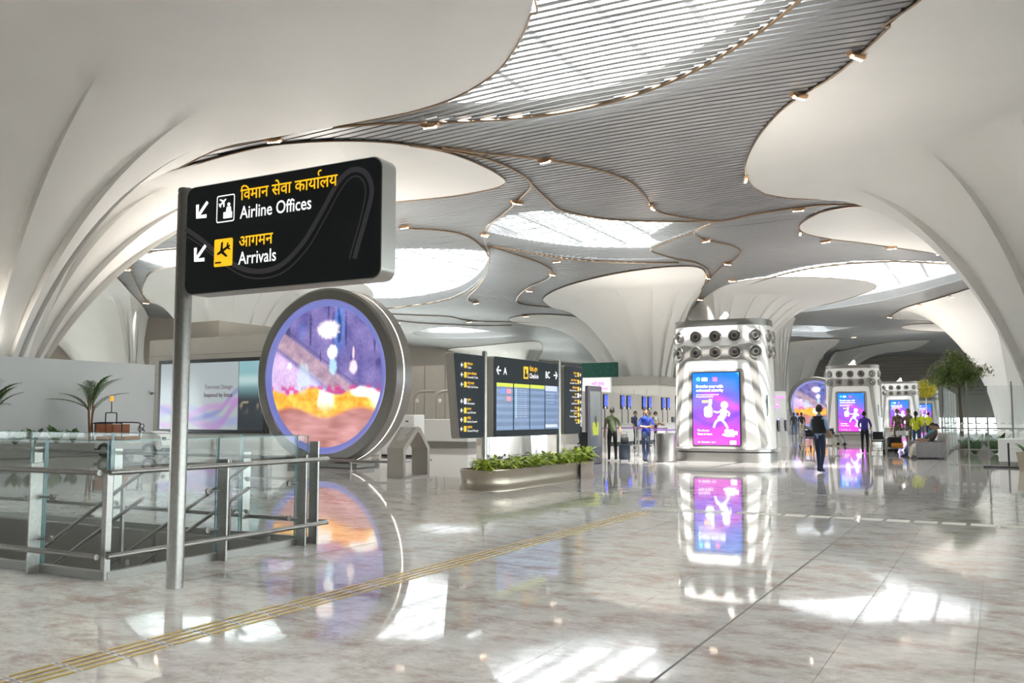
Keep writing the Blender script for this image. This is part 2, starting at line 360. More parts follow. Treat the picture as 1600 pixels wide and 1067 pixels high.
while y < CY1:
    free = [(CX0, CX1)]
    for r in rims:
        for a, b in inside_iv(r, y):
            nf = []
            for s, e in free:
                if b <= s or a >= e: nf.append((s, e)); continue
                if a > s: nf.append((s, a))
                if b < e: nf.append((b, e))
            free = nf
    cuts = [iv for k_ in SKY for iv in inside_iv(k_, y)]
    parts = []
    for s, e in free:                                        # slimmer blades under the skylights
        xs = sorted({s, e} | {c for iv in cuts for c in iv if s < c < e})
        for a, b in zip(xs, xs[1:]): parts.append((a, b, any(i0 <= (a + b) / 2 <= i1 for i0, i1 in cuts)))
    for s, e, lit in parts:
        if e - s < .03: continue
        hw, hh = (.075, .012) if lit else (.135, .05)
        n = max(1, int((e - s) / 3.)); prev = None
        for i in range(n + 1):
            x = s + (e - s) * i / n; z = HZ + und(x, y)
            cur = [bm.verts.new((x, y - hw, z + hh)), bm.verts.new((x, y - hw, z)), bm.verts.new((x, y + hw, z)), bm.verts.new((x, y + hw, z + hh))]
            if prev:
                for q in range(3): bm.faces.new((prev[q], prev[q + 1], cur[q + 1], cur[q]))
            prev = cur
    y += .36
SLATM = mat('grey_slat', (.30, .302, .305), .42, .35)
bd = BM()
pts = [Vector(p) for p in ((CX0, CY0), (CX1, CY0), (CX1, CY1), (CX0, CY1))]; faces = [[0, 1, 2, 3]]
for s in SKY:
    b0 = len(pts); pts += [Vector((p[0], p[1])) for p in s]; faces.append(list(range(b0, b0 + len(s))))
r = delaunay_2d_cdt(pts, [], faces, 0, 1e-5)
vs = [bd.verts.new((p[0], p[1], HZ + .75)) for p in r[0]]
for f in r[2]:
    c = sum((r[0][i] for i in f), Vector((0, 0))) / len(f)
    if not any(a <= c[0] <= b for s in SKY for a, b in inside_iv(s, c[1])): bd.faces.new([vs[i] for i in f])
CEIL = tag(obj('ceiling', bd, mat('roof_deck', (.5, .5, .49), .7)), 'grey slatted ceiling flowing between the white petal columns', 'ceiling', kind='structure')
tag(obj('slats', bm, SLATM, CEIL), kind='stuff')
# skylights: lattice of pale beams under glass, upstand round each opening
SKG = glass_mat('skylight_glass', (.95, .98, 1.), trans=.35); SKF = glass_mat('fritted_skylight_glass', (.95, .98, 1.), trans=.88)
BEAM = mat('pale_beam', (.62, .64, .64), .5)
for s in SKY:
    bm = BM(); n = len(s)
    A = [bm.verts.new((p[0], p[1], HZ + .75)) for p in s]; B = [bm.verts.new((p[0], p[1], HZ + 1.5)) for p in s]
    for i in range(n): bm.faces.new((A[i], A[(i + 1) % n], B[(i + 1) % n], B[i]))
    obj('skylight_upstand', bm, BEAM, CEIL)
    bm = BM(); bm.faces.new([bm.verts.new((p[0], p[1], HZ + 1.5)) for p in s]).normal_update(); bmesh.ops.triangulate(bm, faces=bm.faces[:]); obj('skylight_glass', bm, SKG if s is SKY[0] else SKF, CEIL)
    bm = BM(); ys = [p[1] for p in s]; xs = [p[0] for p in s]
    y = math.ceil(min(ys) / 1.6) * 1.6
    while y < max(ys):
        for a, b in inside_iv(s, y): box(bm, a, b, y - .06, y + .06, HZ + 1.3, HZ + 1.45)
        y += 1.6
    st = [Vector((p[1], p[0])) for p in s]; x = math.ceil(min(xs) / 2.4) * 2.4
    while x < max(xs):
        for a, b in inside_iv(st, x): box(bm, x - .11, x + .11, a, b, HZ + 1.05, HZ + 1.4)
        x += 2.4
    if len(bm.verts): obj('skylight_beams', bm, BEAM, CEIL)
    else: bm.free()
# bronze edge trims: round every rim and between the roof sheets
def trim(pl, closed, r=.045):
    bm = BM(); tube(bm, [(p[0], p[1], HZ - .07 + und(p[0], p[1])) for p in pl], r, 5, closed); obj('edge_trim', bm, BRASS, CEIL)
for r_ in rims: trim(r_, True, .03)
TR = [[(1290,-50),(1245,0),(1180,55),(1100,108),(1030,142),(960,165),(880,182),(800,190),(700,193),(600,192),(520,195)],
 [(690,229),(760,239),(800,243),(860,250),(930,262),(980,278),(1005,298),(1020,318),(1050,328),(1120,337),(1180,326),(1250,317),(1300,314),(1380,319)],
 [(640,224),(740,241),(800,262),(830,285),(815,305),(790,330),(765,352),(758,375),(765,400),(760,430),(745,452),(733,462),(733,468),(748,471)],
 [(830,285),(855,308),(880,325),(950,337),(1060,338),(1120,337)],
 [(1120,337),(1085,355),(1030,380),(1017,388),(1025,393),(1060,404),(1085,409),(1104,420),(1107,432),(1096,452)],
 [(1115,340),(1090,352),(1087,362),(1110,372),(1140,380),(1157,392),(1150,405),(1125,420),(1105,442)],
 [(760,384),(820,402),(845,410),(862,422),(855,435),(825,450),(808,465),(815,472),(860,476)],
 [(625,355),(690,360),(730,370),(755,388),(763,400)], [(215,319),(235,345),(265,360),(300,372)],
 [(300,384),(240,393),(205,405),(198,415),(205,430),(222,458),(232,480)], [(600,479),(680,470),(730,458),(757,435)],
 [(770,385),(900,404),(1060,409)], [(1105,477),(1140,455),(1200,436),(1280,419),(1400,407),(1540,412)],
 [(600,490),(660,494),(700,496),(740,503),(850,503)], [(600,497),(650,505),(740,509),(800,508)]]
for t in TR: trim(P(t, 6, False), False, .055)
# ---------------------------------------------------------------- far walls
def hall_wall(name, lab, x0, x1, y0, y1, zg, m):
    # solid above zg, glazed below with posts
    w = empty(name, None, None); w['kind'] = 'structure'; w['label'] = lab
    bm = BM(); box(bm, x0, x1, y0, y1, zg, 13); obj('upper_wall', bm, m, w)
    along = (x1 - x0) > (y1 - y0); n = int(max(x1 - x0, y1 - y0) / 6); cx, cy = (x0 + x1) / 2, (y0 + y1) / 2
    for k in range(n + 1):
        t = k / n; bm = BM(); px, py = (x0 + (x1 - x0) * t, cy) if along else (cx, y0 + (y1 - y0) * t)
        box(bm, px - .12, px + .12, py - .12, py + .12, 0, zg); obj('mullion', bm, STEEL2, w)
    bm = BM(); box(bm, x0 if along else cx - .02, x1 if along else cx + .02, cy - .02 if along else y0, cy + .02 if along else y1, 0, zg); obj('glazing', bm, GLASS, w)
    return w
WB = hall_wall('wall_back', 'beige far end wall of the hall over a glazed base', -78, 46, 172, 172.6, 1.2, mat('far_wall', (.42, .39, .35), .6))
WL_ = hall_wall('wall_left', 'brown beige left side wall of the hall over a glazed base', -78.6, -78, -22, 172, 5., mat('far_left_wall', (.40, .35, .30), .6))
WR_ = hall_wall('wall_right', 'glazed right side wall of the hall', 46, 46.6, -22, 172, 6., mat('far_wall', (.42, .39, .35), .6))
WF_ = hall_wall('wall_front', 'entrance wall of the hall with a glazed base', -78, 46, -22.6, -22, .8, mat('far_wall', (.42, .39, .35), .6))
bm = BM(); z = .6
z = 5.1
while z < 12.5: box(bm, -45, 45, 171.6, 172, z, z + .35); z += .6
tag(obj('wall_slats', bm, mat('brown_slat', (.36, .33, .29), .5), WB), kind='stuff')
# ---------------------------------------------------------------- airline offices / arrivals sign
S = empty('wayfinding_sign', 'black overhead direction sign for airline offices and arrivals on a steel post', 'sign', (-6.42, 5.61, 0))
bm = BM(); lathe(bm, [(.074, 0), (.074, 3.5), (.07, 3.515), (.07, 3.52), (.074, 3.525), (.074, 3.545), (.066, 3.56)], 40); obj('post', bm, STEEL, S, smooth=35)
bm = BM(); box(bm, .06, .14, -.05, .05, 2.74, 3.3, bev=.006); obj('bracket', bm, STEEL2, S)
PX, PZ = 1.195, 3.045
bm = BM(); prism(bm, rrect(2.15, .97, .09, 6, PX, PZ), -.09, .09); obj('panel_body', bm, mat('alu_rim', (.55, .53, .5), .4, .6), S, smooth=35)
fp = flat('sign_face', rrect(2.13, .95, .085, 6, PX, PZ), -.09, SIGN, S, .012)
Y0 = -.104
def sx(s): return .12 + s
def sz(d): return 3.53 - d
GREYB = mat('sign_swirl', (.075, .07, .085), .4)
sw = catmull([(0.0, .37), (.22, .5), (.5, .69), (.8, .81), (1.1, .8), (1.35, .64), (1.55, .4), (1.72, .17), (1.86, .085), (2.0, .13), (2.06, .28), (2.0, .5), (1.93, .7), (1.9, .8)], False, 6)
flat_ribbon('swirl_band', [(sx(p[0]), sz(p[1])) for p in sw], .045, Y0, GREYB, S)
sw2 = catmull([(0.0, .43), (.22, .55), (.5, .74), (.8, .87), (1.13, .86), (1.4, .69), (1.6, .44), (1.76, .22), (1.87, .14), (1.96, .17), (2.0, .28), (1.95, .5), (1.88, .7), (1.85, .8)], False, 6)
flat_ribbon('swirl_line', [(sx(p[0]), sz(p[1])) for p in sw2], .014, Y0, GREYB, S)
def arrow(cx, cz, a, s, m, parent, y, name='arrow'):
    pts = [(-.5, -.075), (.24, -.075), (-.06, -.36), (.06, -.48), (.5, 0), (.06, .48), (-.06, .36), (.24, .075), (-.5, .075)]
    ca, sa = math.cos(a), math.sin(a)
    return flat(name, [(cx + s * (p[0] * ca - p[1] * sa), cz + s * (p[0] * sa + p[1] * ca)) for p in pts], y, m, parent)
arrow(sx(.2), sz(.225), math.radians(225), .19, WLET, S, Y0); arrow(sx(.19), sz(.61), math.radians(225), .19, WLET, S, Y0)
def xf(poly, cx, cz, s, a=0.): return [(cx + s * (p[0] * math.cos(a) - p[1] * math.sin(a)), cz + s * (p[0] * math.sin(a) + p[1] * math.cos(a))) for p in poly]
PLANE = [(-.5, .03), (-.38, .05), (-.46, .2), (-.38, .2), (-.26, .06), (.02, .07), (-.14, .42), (-.02, .42), (.2, .07), (.4, .06), (.5, 0), (.4, -.06), (.2, -.07), (-.02, -.42), (-.14, -.42), (.02, -.07), (-.26, -.06), (-.38, -.2), (-.46, -.2), (-.38, -.05), (-.5, -.03)]
# icon 1: white outlined box with plane, person and desk
ix, iz = sx(.485), sz(.24)
o1 = rrect(.215, .24, .02, 4, ix, iz); o2 = rrect(.195, .22, .014, 4, ix, iz)
bm = BM(); A = [bm.verts.new((p[0], Y0, p[1])) for p in o1]; B = [bm.verts.new((p[0], Y0, p[1])) for p in o2]
for i in range(len(A)): bm.faces.new((A[i], A[(i + 1) % len(A)], B[(i + 1) % len(A)], B[i]))
obj('icon_frame', bm, WLET, S)
flat('plane_icon', xf(PLANE, ix - .035, iz + .055, .1, math.radians(35)), Y0, WLET, S)
flat('desk_icon', rrect(.1, .055, .004, 2, ix + .03, iz - .06), Y0, WLET, S)
flat('person_icon', [(ix + .01, iz - .028), (ix + .07, iz - .028), (ix + .062, iz + .012), (ix + .018, iz + .012)], Y0, WLET, S)
flat('head_icon', [(ix + .04 + .016 * math.cos(k), iz + .032 + .016 * math.sin(k)) for k in [i * PI / 6 for i in range(12)]], Y0, WLET, S)
# icon 2: yellow arrivals box
ix, iz = sx(.475), sz(.625)
flat('icon_box', rrect(.215, .24, .015, 4, ix, iz), Y0, YEL, S)
DPL = [(-.5, -.06), (.25, .06), (.5, .1), (.42, .18), (.2, .16), (-.05, .1), (-.02, .42), (-.12, .4), (-.22, .06), (-.42, .02)]
flat('plane_icon', xf(PLANE, ix + .005, iz + .02, .17, math.radians(205)), Y0 - .005, SIGN, S)
flat('runway_icon', rrect(.07, .014, .003, 2, ix - .055, iz - .085), Y0 - .005, SIGN, S)
text('\u093fवमान सेवा कायालय', .14, YEL, S, (sx(.66), Y0 - .002, sz(.188)), bold=.012, sx=1.02)
_t = text('\u093fवमान सेवा काया', .14, YEL, S, (0, 0, 0), bold=.012); xr = max(v.co.x for v in _t.data.vertices) * 1.02; bpy.data.objects.remove(_t)
flat_ribbon('vowel_mark', catmull([(sx(.66) + xr - .012, sz(.085)), (sx(.66) + xr - .022, sz(.068)), (sx(.66) + xr - .012, sz(.048)), (sx(.66) + xr + .012, sz(.045))], False, 4), .013, Y0 - .002, YEL, S)
text('Airline Offices', .155, WLET, S, (sx(.66), Y0 - .002, sz(.35)), bold=.008, sx=.88)
text('आगमन', .14, YEL, S, (sx(.655), Y0 - .002, sz(.595)), bold=.012, sx=1.0)
text('Arrivals', .155, WLET, S, (sx(.655), Y0 - .002, sz(.745)), bold=.008, sx=.88)

# ---------------------------------------------------------------- stairwell with stair and balustrade
VOID = mat('stairwell_stone', (.34, .33, .31), .35)
bm = BM()
for a, b, c_, d in ((VX0, VX1, VY0 - .2, VY0), (VX0, VX1, VY1, VY1 + .2), (VX1, VX1 + .2, VY0 - .2, VY1 + .2), (VX0 - .2, VX0, VY0 - .2, VY1 + .2)): box(bm, a, b, c_, d, -4.2, -.013)
box(bm, VX0 - .2, VX1 + .2, VY0 - .2, VY1 + .2, -4.3, -4.2)
tag(obj('wall_stairwell', bm, VOID), 'grey stone lining of the stairwell opening', 'wall', kind='structure')
ST = empty('staircase', 'stone stair with twin steel handrails going down inside the glass balustrade', 'stair', (-7.36, 6.9, 0))
n = 22
for k in range(n):
    bm = BM(); box(bm, -(k + 1) * .29, -k * .29, -.95, .95, -(k + 1) * .165 - .16, -(k + 1) * .165 + .0); obj('step', bm, VOID, ST)
for y_ in (-.72, .72):
    for h in (.95, .68):
        bm = BM(); tube(bm, [(-.2, y_, h), (-.35, y_, h - .08), (-6.2, y_, h - .165 / .29 * 5.95)], .021, 10); obj('handrail', bm, STEEL, ST, smooth=40)
    for k in range(5):
        bm = BM(); x_ = -.5 - 1.25 * k; box(bm, x_ - .02, x_ + .02, y_ - .012, y_ + .012, -.165 / .29 * -x_ - .1, .95 - .165 / .29 * (-x_ - .25)); obj('baluster', bm, STEEL2, ST)
    bm = BM(); prism(bm, [(-.1, -.05), (-.1, .12), (-6.3, .12 - .165 / .29 * 6.2), (-6.3, -.25 - .165 / .29 * 6.2)], y_ * 1.33 - .02, y_ * 1.33 + .02); obj('stringer', bm, VOID, ST)
B_ = empty('glass_balustrade', 'steel and glass balustrade round the stairwell behind the sign post', 'balustrade', (-7.28, 5.56, 0))
# runs in local coords: near side along +y at x=0 (0..2.74), left side along -x at y=0, far side along -x at y=2.74
def bal_run(p0, p1, posts, out):
    p0, p1 = Vector(p0), Vector(p1); d = (p1 - p0).normalized(); nrm = Vector(out); Lr = (p1 - p0).length
    ang = math.atan2(d.y, d.x); M = Matrix.Translation((p0.x, p0.y, 0)) @ Matrix.Rotation(ang, 4, 'Z'); sgn = 1 if Vector((-d.y, d.x)).dot(nrm) > 0 else -1
    ends = [0.] + list(posts) + [Lr]
    for a, b in zip(ends, ends[1:]):
        if b - a < .1: continue
        bm = BM(); box(bm, a + .015, b - .015, -.008, .008, .07, 1.27, M); g = obj('glass_pane', bm, GLASS2, B_)
        for e in (a + .015, b - .015):
            bm = BM(); box(bm, e - .002, e + .002, -.0085, .0085, .07, 1.27, M); obj('pane_edge', bm, GEDGE, g)
        bm = BM(); box(bm, a + .015, b - .015, -.0085, .0085, 1.264, 1.272, M); obj('pane_edge', bm, GEDGE, g)
    for a in list(posts):
        bm = BM(); box(bm, a - .012, a + .012, sgn * .03, sgn * .16, 0, 1.05, M, bev=.004); po = obj('post', bm, STEEL, B_)
        for z_ in (.32, .72):
            for s_ in (-.12, .12):
                bm = BM(); lathe(bm, [(.03, -.015), (.03, .015)], 12, M=M @ Matrix.Translation((a + s_, sgn * .0, z_)) @ Matrix.Rotation(PI / 2, 4, 'X')); tube(bm, [M @ Vector((a + s_, sgn * .015, z_)), M @ Vector((a, sgn * .06, z_))], .008, 6); obj('glass_clamp', bm, STEEL, po)
    for z_, r_ in ((.99, .026), (.24, .026)):
        bm = BM(); tube(bm, [M @ Vector((-.13 if a_ == 0 else Lr + .13, sgn * .19, z_)) for a_ in (0, 1)], r_, 12); obj('rail', bm, STEEL, B_, smooth=40)
    bm = BM(); box(bm, 0, Lr, -.035, .035, 0, .075, M); obj('base_channel', bm, STEEL2, B_)
bal_run((0, 0), (0, 2.74), [1.32, 2.53], (1, 0))
bal_run((-6.5, 0), (0, 0), [.6, 2.2, 3.9, 5.58], (0, -1))
bal_run((-6.5, 2.74), (0, 2.74), [1.2, 2.98, 5.4], (0, 1))
bm = BM(); box(bm, -.03, .03, -.03, .03, 0, 1.0); obj('corner_post', bm, STEEL, B_)
bm = BM(); box(bm, .03, .16, 2.72, 2.745, 0, 1.2); obj('end_post', bm, STEEL, B_)

# ---------------------------------------------------------------- tactile guide strips
TP = empty('tactile_path', 'yellow brass tactile guide bars set in four rows along the floor', 'tactile strip', (0, 0, 0))
BRB = mat('tactile_brass', (.55, .40, .12), .35, .6); CAPS = mat('tactile_cap', (.8, .78, .74), .35, .5)
def bar_mesh(l, w, m):
    b = BM(); box(b, -w / 2, w / 2, 0, l, 0, .006, bev=.002); me = bpy.data.meshes.new('guide_bar'); b.to_mesh(me); b.free(); me.materials.append(m); return me
bme = bar_mesh(.28, .028, BRB); cme = bar_mesh(.014, .03, CAPS)
for k in range(-2, 31):
    for r_ in range(4):
        y_ = 3.27 + .33 * k - .012 * r_; b = obj('guide_bar', bme, None, TP, (-5.09 + .083 * r_, y_, 0)); obj('end_cap', cme, None, b, (0, .28, 0)); obj('end_cap', cme, None, b, (0, -.014, 0))
T2 = empty('tactile_strip', 'row of pale tactile bars running off to the right across the floor', 'tactile strip', (0, 14.05, 0))
PALE = mat('tactile_pale', (.78, .76, .7), .35)
for k in range(11):
    for r_ in range(4):
        bm = BM(); x_ = -3.65 + .36 * k; box(bm, x_, x_ + .30, -.125 + .075 * r_, -.07 + .075 * r_, 0, .006); obj('guide_bar', bm, PALE, T2)
TS = empty('tactile_warning', 'patch of small pale tactile studs where the two guide strips meet', 'tactile strip', (-4.55, 13.95, 0))
bm = BM()
for i in range(22):
    for j in range(8): lathe(bm, [(.016, 0), (.012, .006)], 6, (-.6 + i * .06, -.2 + j * .06))
tag(obj('studs', bm, PALE, TS), kind='stuff')

# ---------------------------------------------------------------- round screen
def disc_paint(x, y):
    n1 = vnoise(x * 5 + 9, y * 5 + 3, 1); n2 = vnoise(x * 13, y * 13, 2); n3 = vnoise(x * 30, y * 7, 3); n4 = vnoise(x * 34, y * 34, 6)
    c = mix((.16, .15, .36), (.42, .36, .60), n1 * .7 + n4 * .3)
    c = mix(c, (.10, .42, .90), sstep(.5, .8, vnoise(x * 4 + 2, y * 3, 5)) * sstep(.15, .7, y) * sstep(.6, .0, abs(x)) * .8)
    c = mix(c, (.08, .08, .20), sstep(.72, .8, vnoise(x * 22, y * 1.5, 7)) * sstep(.0, .3, y) * .7)
    d = y + .62 * x - .02                                  # sloping stair flight
    c = mix(c, mix((.66, .52, .56), (.38, .28, .36), n2 * .6 + n4 * .4), sstep(.17, .12, abs(d)) * .9)
    c = mix(c, (.22, .18, .28), sstep(.02, .0, abs(d - .2)) * .8)
    c = mix(c, mix((.86, .72, .88), (.56, .40, .64), n1 * .6 + n4 * .4), sstep(-.15, -.25, d) * .9)
    c = mix(c, (.70, .84, .95), sstep(.55, .8, vnoise(x * 5, y * 1.6 + 7, 8)) * sstep(-.02, -.3, d) * .8)
    c = mix(c, mix((.85, .12, .40), (.45, .12, .30), n4), sstep(.11, .02, abs(y + .2)) * sstep(.35, .65, n2) * .85)
    yy = y + .05 * math.sin(x * 7) + .03 * n2
    if yy < -.16:
        m_ = mix((.95, .36, .04), (1., .74, .22), vnoise(x * 11, y * 16, 11) * .6 + n4 * .4); m_ = mix(m_, (1, .95, .88), sstep(.55, .8, vnoise(x * 3.2 + 4, y * 5, 12)) * sstep(-.55, -.3, y))
        c = mix(c, m_, sstep(-.16, -.22, yy))
    if y < -.42: c = mix(c, mix((.42, .20, .18), (.70, .44, .44), n1 * .5 + vnoise(x * 6, y * 24, 14) * .5), sstep(-.46, -.55, y + .07 * math.cos(x * 5)))
    for (bx, by, rx, ry, col, k) in ((.05, .66, .19, .13, (1., .92, .90), 1.), (.13, .34, .09, .10, (.98, .97, 1.), 1.), (.14, .14, .07, .12, (.62, .88, .97), .7), (-.66, .16, .045, .045, (.98, .95, .98), 1.), (.50, .12, .07, .10, (1., .86, .86), .8), (.5, .32, .02, .09, (.95, .75, .75), .8), (-.4, -.02, .12, .22, (.66, .82, .84), .5)):
        q = ((x - bx) / rx) ** 2 + ((y - by) / ry) ** 2; c = mix(c, col, sstep(1.5, .4, q + (n4 - .5) * .5) * k)
    return tuple(min(1., v) ** 1.5 for v in c)
def round_screen(name, lab, loc, hi=True):
    D = empty(name, lab, 'screen', loc, group='round ring screens'); R = 2.63; cz = R + .04
    M = Matrix.Translation((0, 0, cz)) @ Matrix.Rotation(PI / 2, 4, 'X')           # lathe axis -> -y
    bm = BM(); n = 96 if hi else 48
    prof = [(2.28, -.02), (2.30, 0), (2.56, 0), (2.63, -.06), (2.63, -.40), (2.60, -.405), (2.60, -.455), (2.63, -.46), (2.63, -.82), (2.56, -.88), (0.2, -.88)]
    rings = []
    for r_, z_ in prof: rings.append([bm.verts.new(M @ Vector((r_ * math.cos(2 * PI * k / n), r_ * math.sin(2 * PI * k / n), z_))) for k in range(n)])
    for A, B in zip(rings, rings[1:]):
        for k in range(n): bm.faces.new((A[k], A[(k + 1) % n], B[(k + 1) % n], B[k]))
    bm.faces.new(rings[-1]); obj('ring_housing', bm, mat('ring_steel', (.30, .285, .265), .32, .85), D, smooth=30)
    bm = BM(); tube(bm, [M @ Vector((2.607 * math.cos(2 * PI * k / n), 2.607 * math.sin(2 * PI * k / n), -.43)) for k in range(n)], .022, 6, True)
    obj('light_strip', bm, mat('strip_light', (1, .95, .9), .5, emit=(1, .92, .8), es=1.2), D)
    bm = BM(); rr = [(2.285, -.02), (2.25, -.05), (2.17, -.09), (2.09, -.1)]; rings = []
    for r_, z_ in rr: rings.append([bm.verts.new(M @ Vector((r_ * math.cos(2 * PI * k / n), r_ * math.sin(2 * PI * k / n), z_))) for k in range(n)])
    for A, B in zip(rings, rings[1:]):
        for k in range(n): bm.faces.new((A[k], A[(k + 1) % n], B[(k + 1) % n], B[k]))
    obj('lit_bezel', bm, mat('blue_bezel', (.3, .3, .5), .2, emit=(.16, .2, .62), es=.2), D, smooth=40)
    me = bpy.data.meshes.new('picture'); V = [(0, .1, cz)]; Fc = []; nr, na = (110, 240) if hi else (20, 48); colr = [(*disc_paint(0, 0), 1)]
    for j in range(1, nr + 1):
        for k in range(na):
            a = 2 * PI * k / na; x, y = math.cos(a) * j / nr, math.sin(a) * j / nr; V.append((x * 2.1, .1, cz + y * 2.1)); colr.append((*disc_paint(x, y), 1))
    for k in range(na): Fc.append((0, 1 + k, 1 + (k + 1) % na))
    for j in range(nr - 1):
        for k in range(na): a = 1 + j * na + k; b = 1 + j * na + (k + 1) % na; Fc.append((a, a + na, b + na, b))
    me.from_pydata(V, [], Fc); ca = me.color_attributes.new('picture', 'FLOAT_COLOR', 'POINT'); ca.data.foreach_set('color', [v for c in colr for v in c])
    obj('picture', me, screen_mat('disc_picture', .42), D)
    bm = BM(); box(bm, -1.3, 1.3, .0, .86, 0, .14, bev=.02); obj('plinth', bm, STEEL2, D)
    return D
round_screen('round_screen', 'giant round screen in a steel ring showing a night market picture', (-17.5, 20.5, 0))
round_screen('round_screen', 'distant round ring screen half hidden behind the second air tower', (-15.6, 90, 0), False)
LR = empty('low_barrier', 'low steel barrier rail round the foot of the giant round screen', 'barrier', (-15.6, 19.5, 0))
for z_ in (.28,):
    bm = BM(); tube(bm, [(-4.6, 0, z_), (1.55, 0, z_), (1.55, 1.6, z_)], .035, 10); obj('rail', bm, STEEL, LR)
for x_ in (-4.5, -3, -1.5, 0, 1.5):
    bm = BM(); lathe(bm, [(.06, 0), (.06, .01), (.022, .012), (.022, .28)], 12, (x_, 0)); obj('post', bm, STEEL, LR)

# ---------------------------------------------------------------- braille map stand
K = empty('tactile_map_stand', 'beige arch shaped tactile map stand with two round plates', 'map stand', (-12.93, 17.85, 0))
prof = [(0, 0), (0, .72), (.52, 1.22), (.62, 1.24), (.74, 1.2), (1.14, .72), (1.14, 0), (1.04, 0), (1.04, .70), (.68, 1.08), (.60, 1.1), (.10, .66), (.10, .06), (1.04, .06), (1.04, 0)]
prof = [(0, 0), (0, .72), (.52, 1.22), (.62, 1.24), (.74, 1.2), (1.14, .72), (1.14, 0), (1.04, 0), (1.04, .68), (.69, 1.09), (.60, 1.11), (.10, .66), (.10, 0)]
bm = BM(); M = Matrix.Rotation(PI / 2, 4, 'Z'); prism(bm, prof, -.24, .24, M); obj('arch', bm, BEIGE, K, smooth=30)
bm = BM(); box(bm, -.24, .24, .1, 1.04, 0, .04); obj('foot_plate', bm, BEIGE, K)
sl = math.atan2(.50, .52)
for q, r_ in ((.2, .15), (.53, .13)):
    bm = BM(); c = Vector((0, .52 * (1 - q) if q < .4 else .52 * .36, 0)); t = 1 - q
    ctr = Vector((0, .52 * t, .72 + .50 * t)); nrm = Vector((0, -.50, .52)).normalized()
    lathe(bm, [(r_, 0), (r_, .008), (r_ * .85, .012), (r_ * .85, .010)], 24, M=Matrix.Translation(ctr) @ nrm.to_track_quat('Z', 'Y').to_matrix().to_4x4()); obj('round_plate', bm, mat('plate_grey', (.5, .49, .47), .35, .5), K)
# white cabinet behind the ring
W = empty('white_cabinet', 'white cabinet standing behind the giant round screen', 'cabinet', (-19.6, 27.5, 0))
bm = BM(); box(bm, -.75, .75, -.35, .35, .08, 1.55, bev=.03); obj('body', bm, WHITE, W)
bm = BM(); box(bm, -.72, .72, -.32, .32, 0, .08); obj('kick_base', bm, BLACK, W)
for x_ in (-.45, .45):
    bm = BM(); box(bm, x_ - .06, x_ + .06, -.362, -.35, 1.28, 1.33); obj('vent_slot', bm, DARK, W)

# ---------------------------------------------------------------- check-in sign with flight board
Q = empty('checkin_sign', 'slate check-in direction sign with flight board held by two steel posts', 'sign', (-9.3, 17.7, 0), PI / 2)
for x_ in (-1.78, 1.75):
    bm = BM(); lathe(bm, [(.055, .0), (.055, 2.78), (.05, 2.83), (.02, 2.84)], 20, (x_, 0)); obj('post', bm, STEEL, Q, smooth=35)
ALU = mat('sign_edge', (.42, .4, .36), .4, .4)
L0 = [(-3.1, 2.73), (-1.93, 2.73), (-1.93, 1.06), (-2.85, 1.06)]; L1 = [(1.92, 2.73), (3.05, 2.73), (2.82, 1.06), (1.92, 1.06)]
def rpoly(poly, r):
    out = []; n = len(poly)
    for i in range(n):
        a, b, c = Vector(poly[i - 1]), Vector(poly[i]), Vector(poly[(i + 1) % n]); p = b + (a - b).normalized() * r; q = b + (c - b).normalized() * r
        for k in range(5): t = k / 4; out.append(tuple((1 - t) ** 2 * p + 2 * t * (1 - t) * b + t * t * q))
    return out
for nm, poly in (('direction_panel', rpoly(L0, .07)), ('board_panel', rrect(3.15, 1.69, .07, 5, .025, 1.905)), ('direction_panel', rpoly(L1, .07))):
    bm = BM(); prism(bm, poly, -.07, .12); pb = obj(nm, bm, ALU, Q, smooth=30)
    cx_ = sum(p[0] for p in poly) / len(poly); cz_ = sum(p[1] for p in poly) / len(poly)
    flat('panel_face', [(cx_ + (p[0] - cx_) * .99, cz_ + (p[1] - cz_) * .992) for p in poly], -.07, SIGN2, pb, .006)
YF = -.082
text('A', .22, WLET, Q, (-1.12, YF, 2.38), bold=.012); arrow(-1.33, 2.46, PI, .2, WLET, Q, YF); text('BC', .22, WLET, Q, (.88, YF, 2.38), bold=.012, sx=.85); arrow(1.42, 2.46, 0, .2, WLET, Q, YF)
flat('icon_box', rrect(.22, .27, .015, 3, -.1, 2.46), YF, YEL, Q); flat('desk_icon', [(-.17, 2.36), (-.03, 2.36), (-.03, 2.44), (-.09, 2.44), (-.09, 2.54), (-.15, 2.54), (-.15, 2.42), (-.17, 2.42)], YF - .004, SIGN, Q)
text('चेक-इन', .14, YEL, Q, (.08, YF, 2.5), bold=.012); text('Check-in', .15, WLET, Q, (.08, YF, 2.35), bold=.01, sx=.8)
SB = mat('board_blue', (.06, .085, .14), .25, emit=(.055, .085, .15), es=.6); SB2 = mat('board_stripe', (.07, .1, .16), .25, emit=(.085, .125, .21), es=.6)
HD = mat('board_header', (.5, .55, .05), .4, emit=(.5, .55, .05), es=.3); TX = mat('board_text', (.6, .65, .7), .4, emit=(.6, .65, .72), es=.3); LAV = mat('board_lavender', (.4, .42, .6), .4, emit=(.4, .42, .6), es=.35)
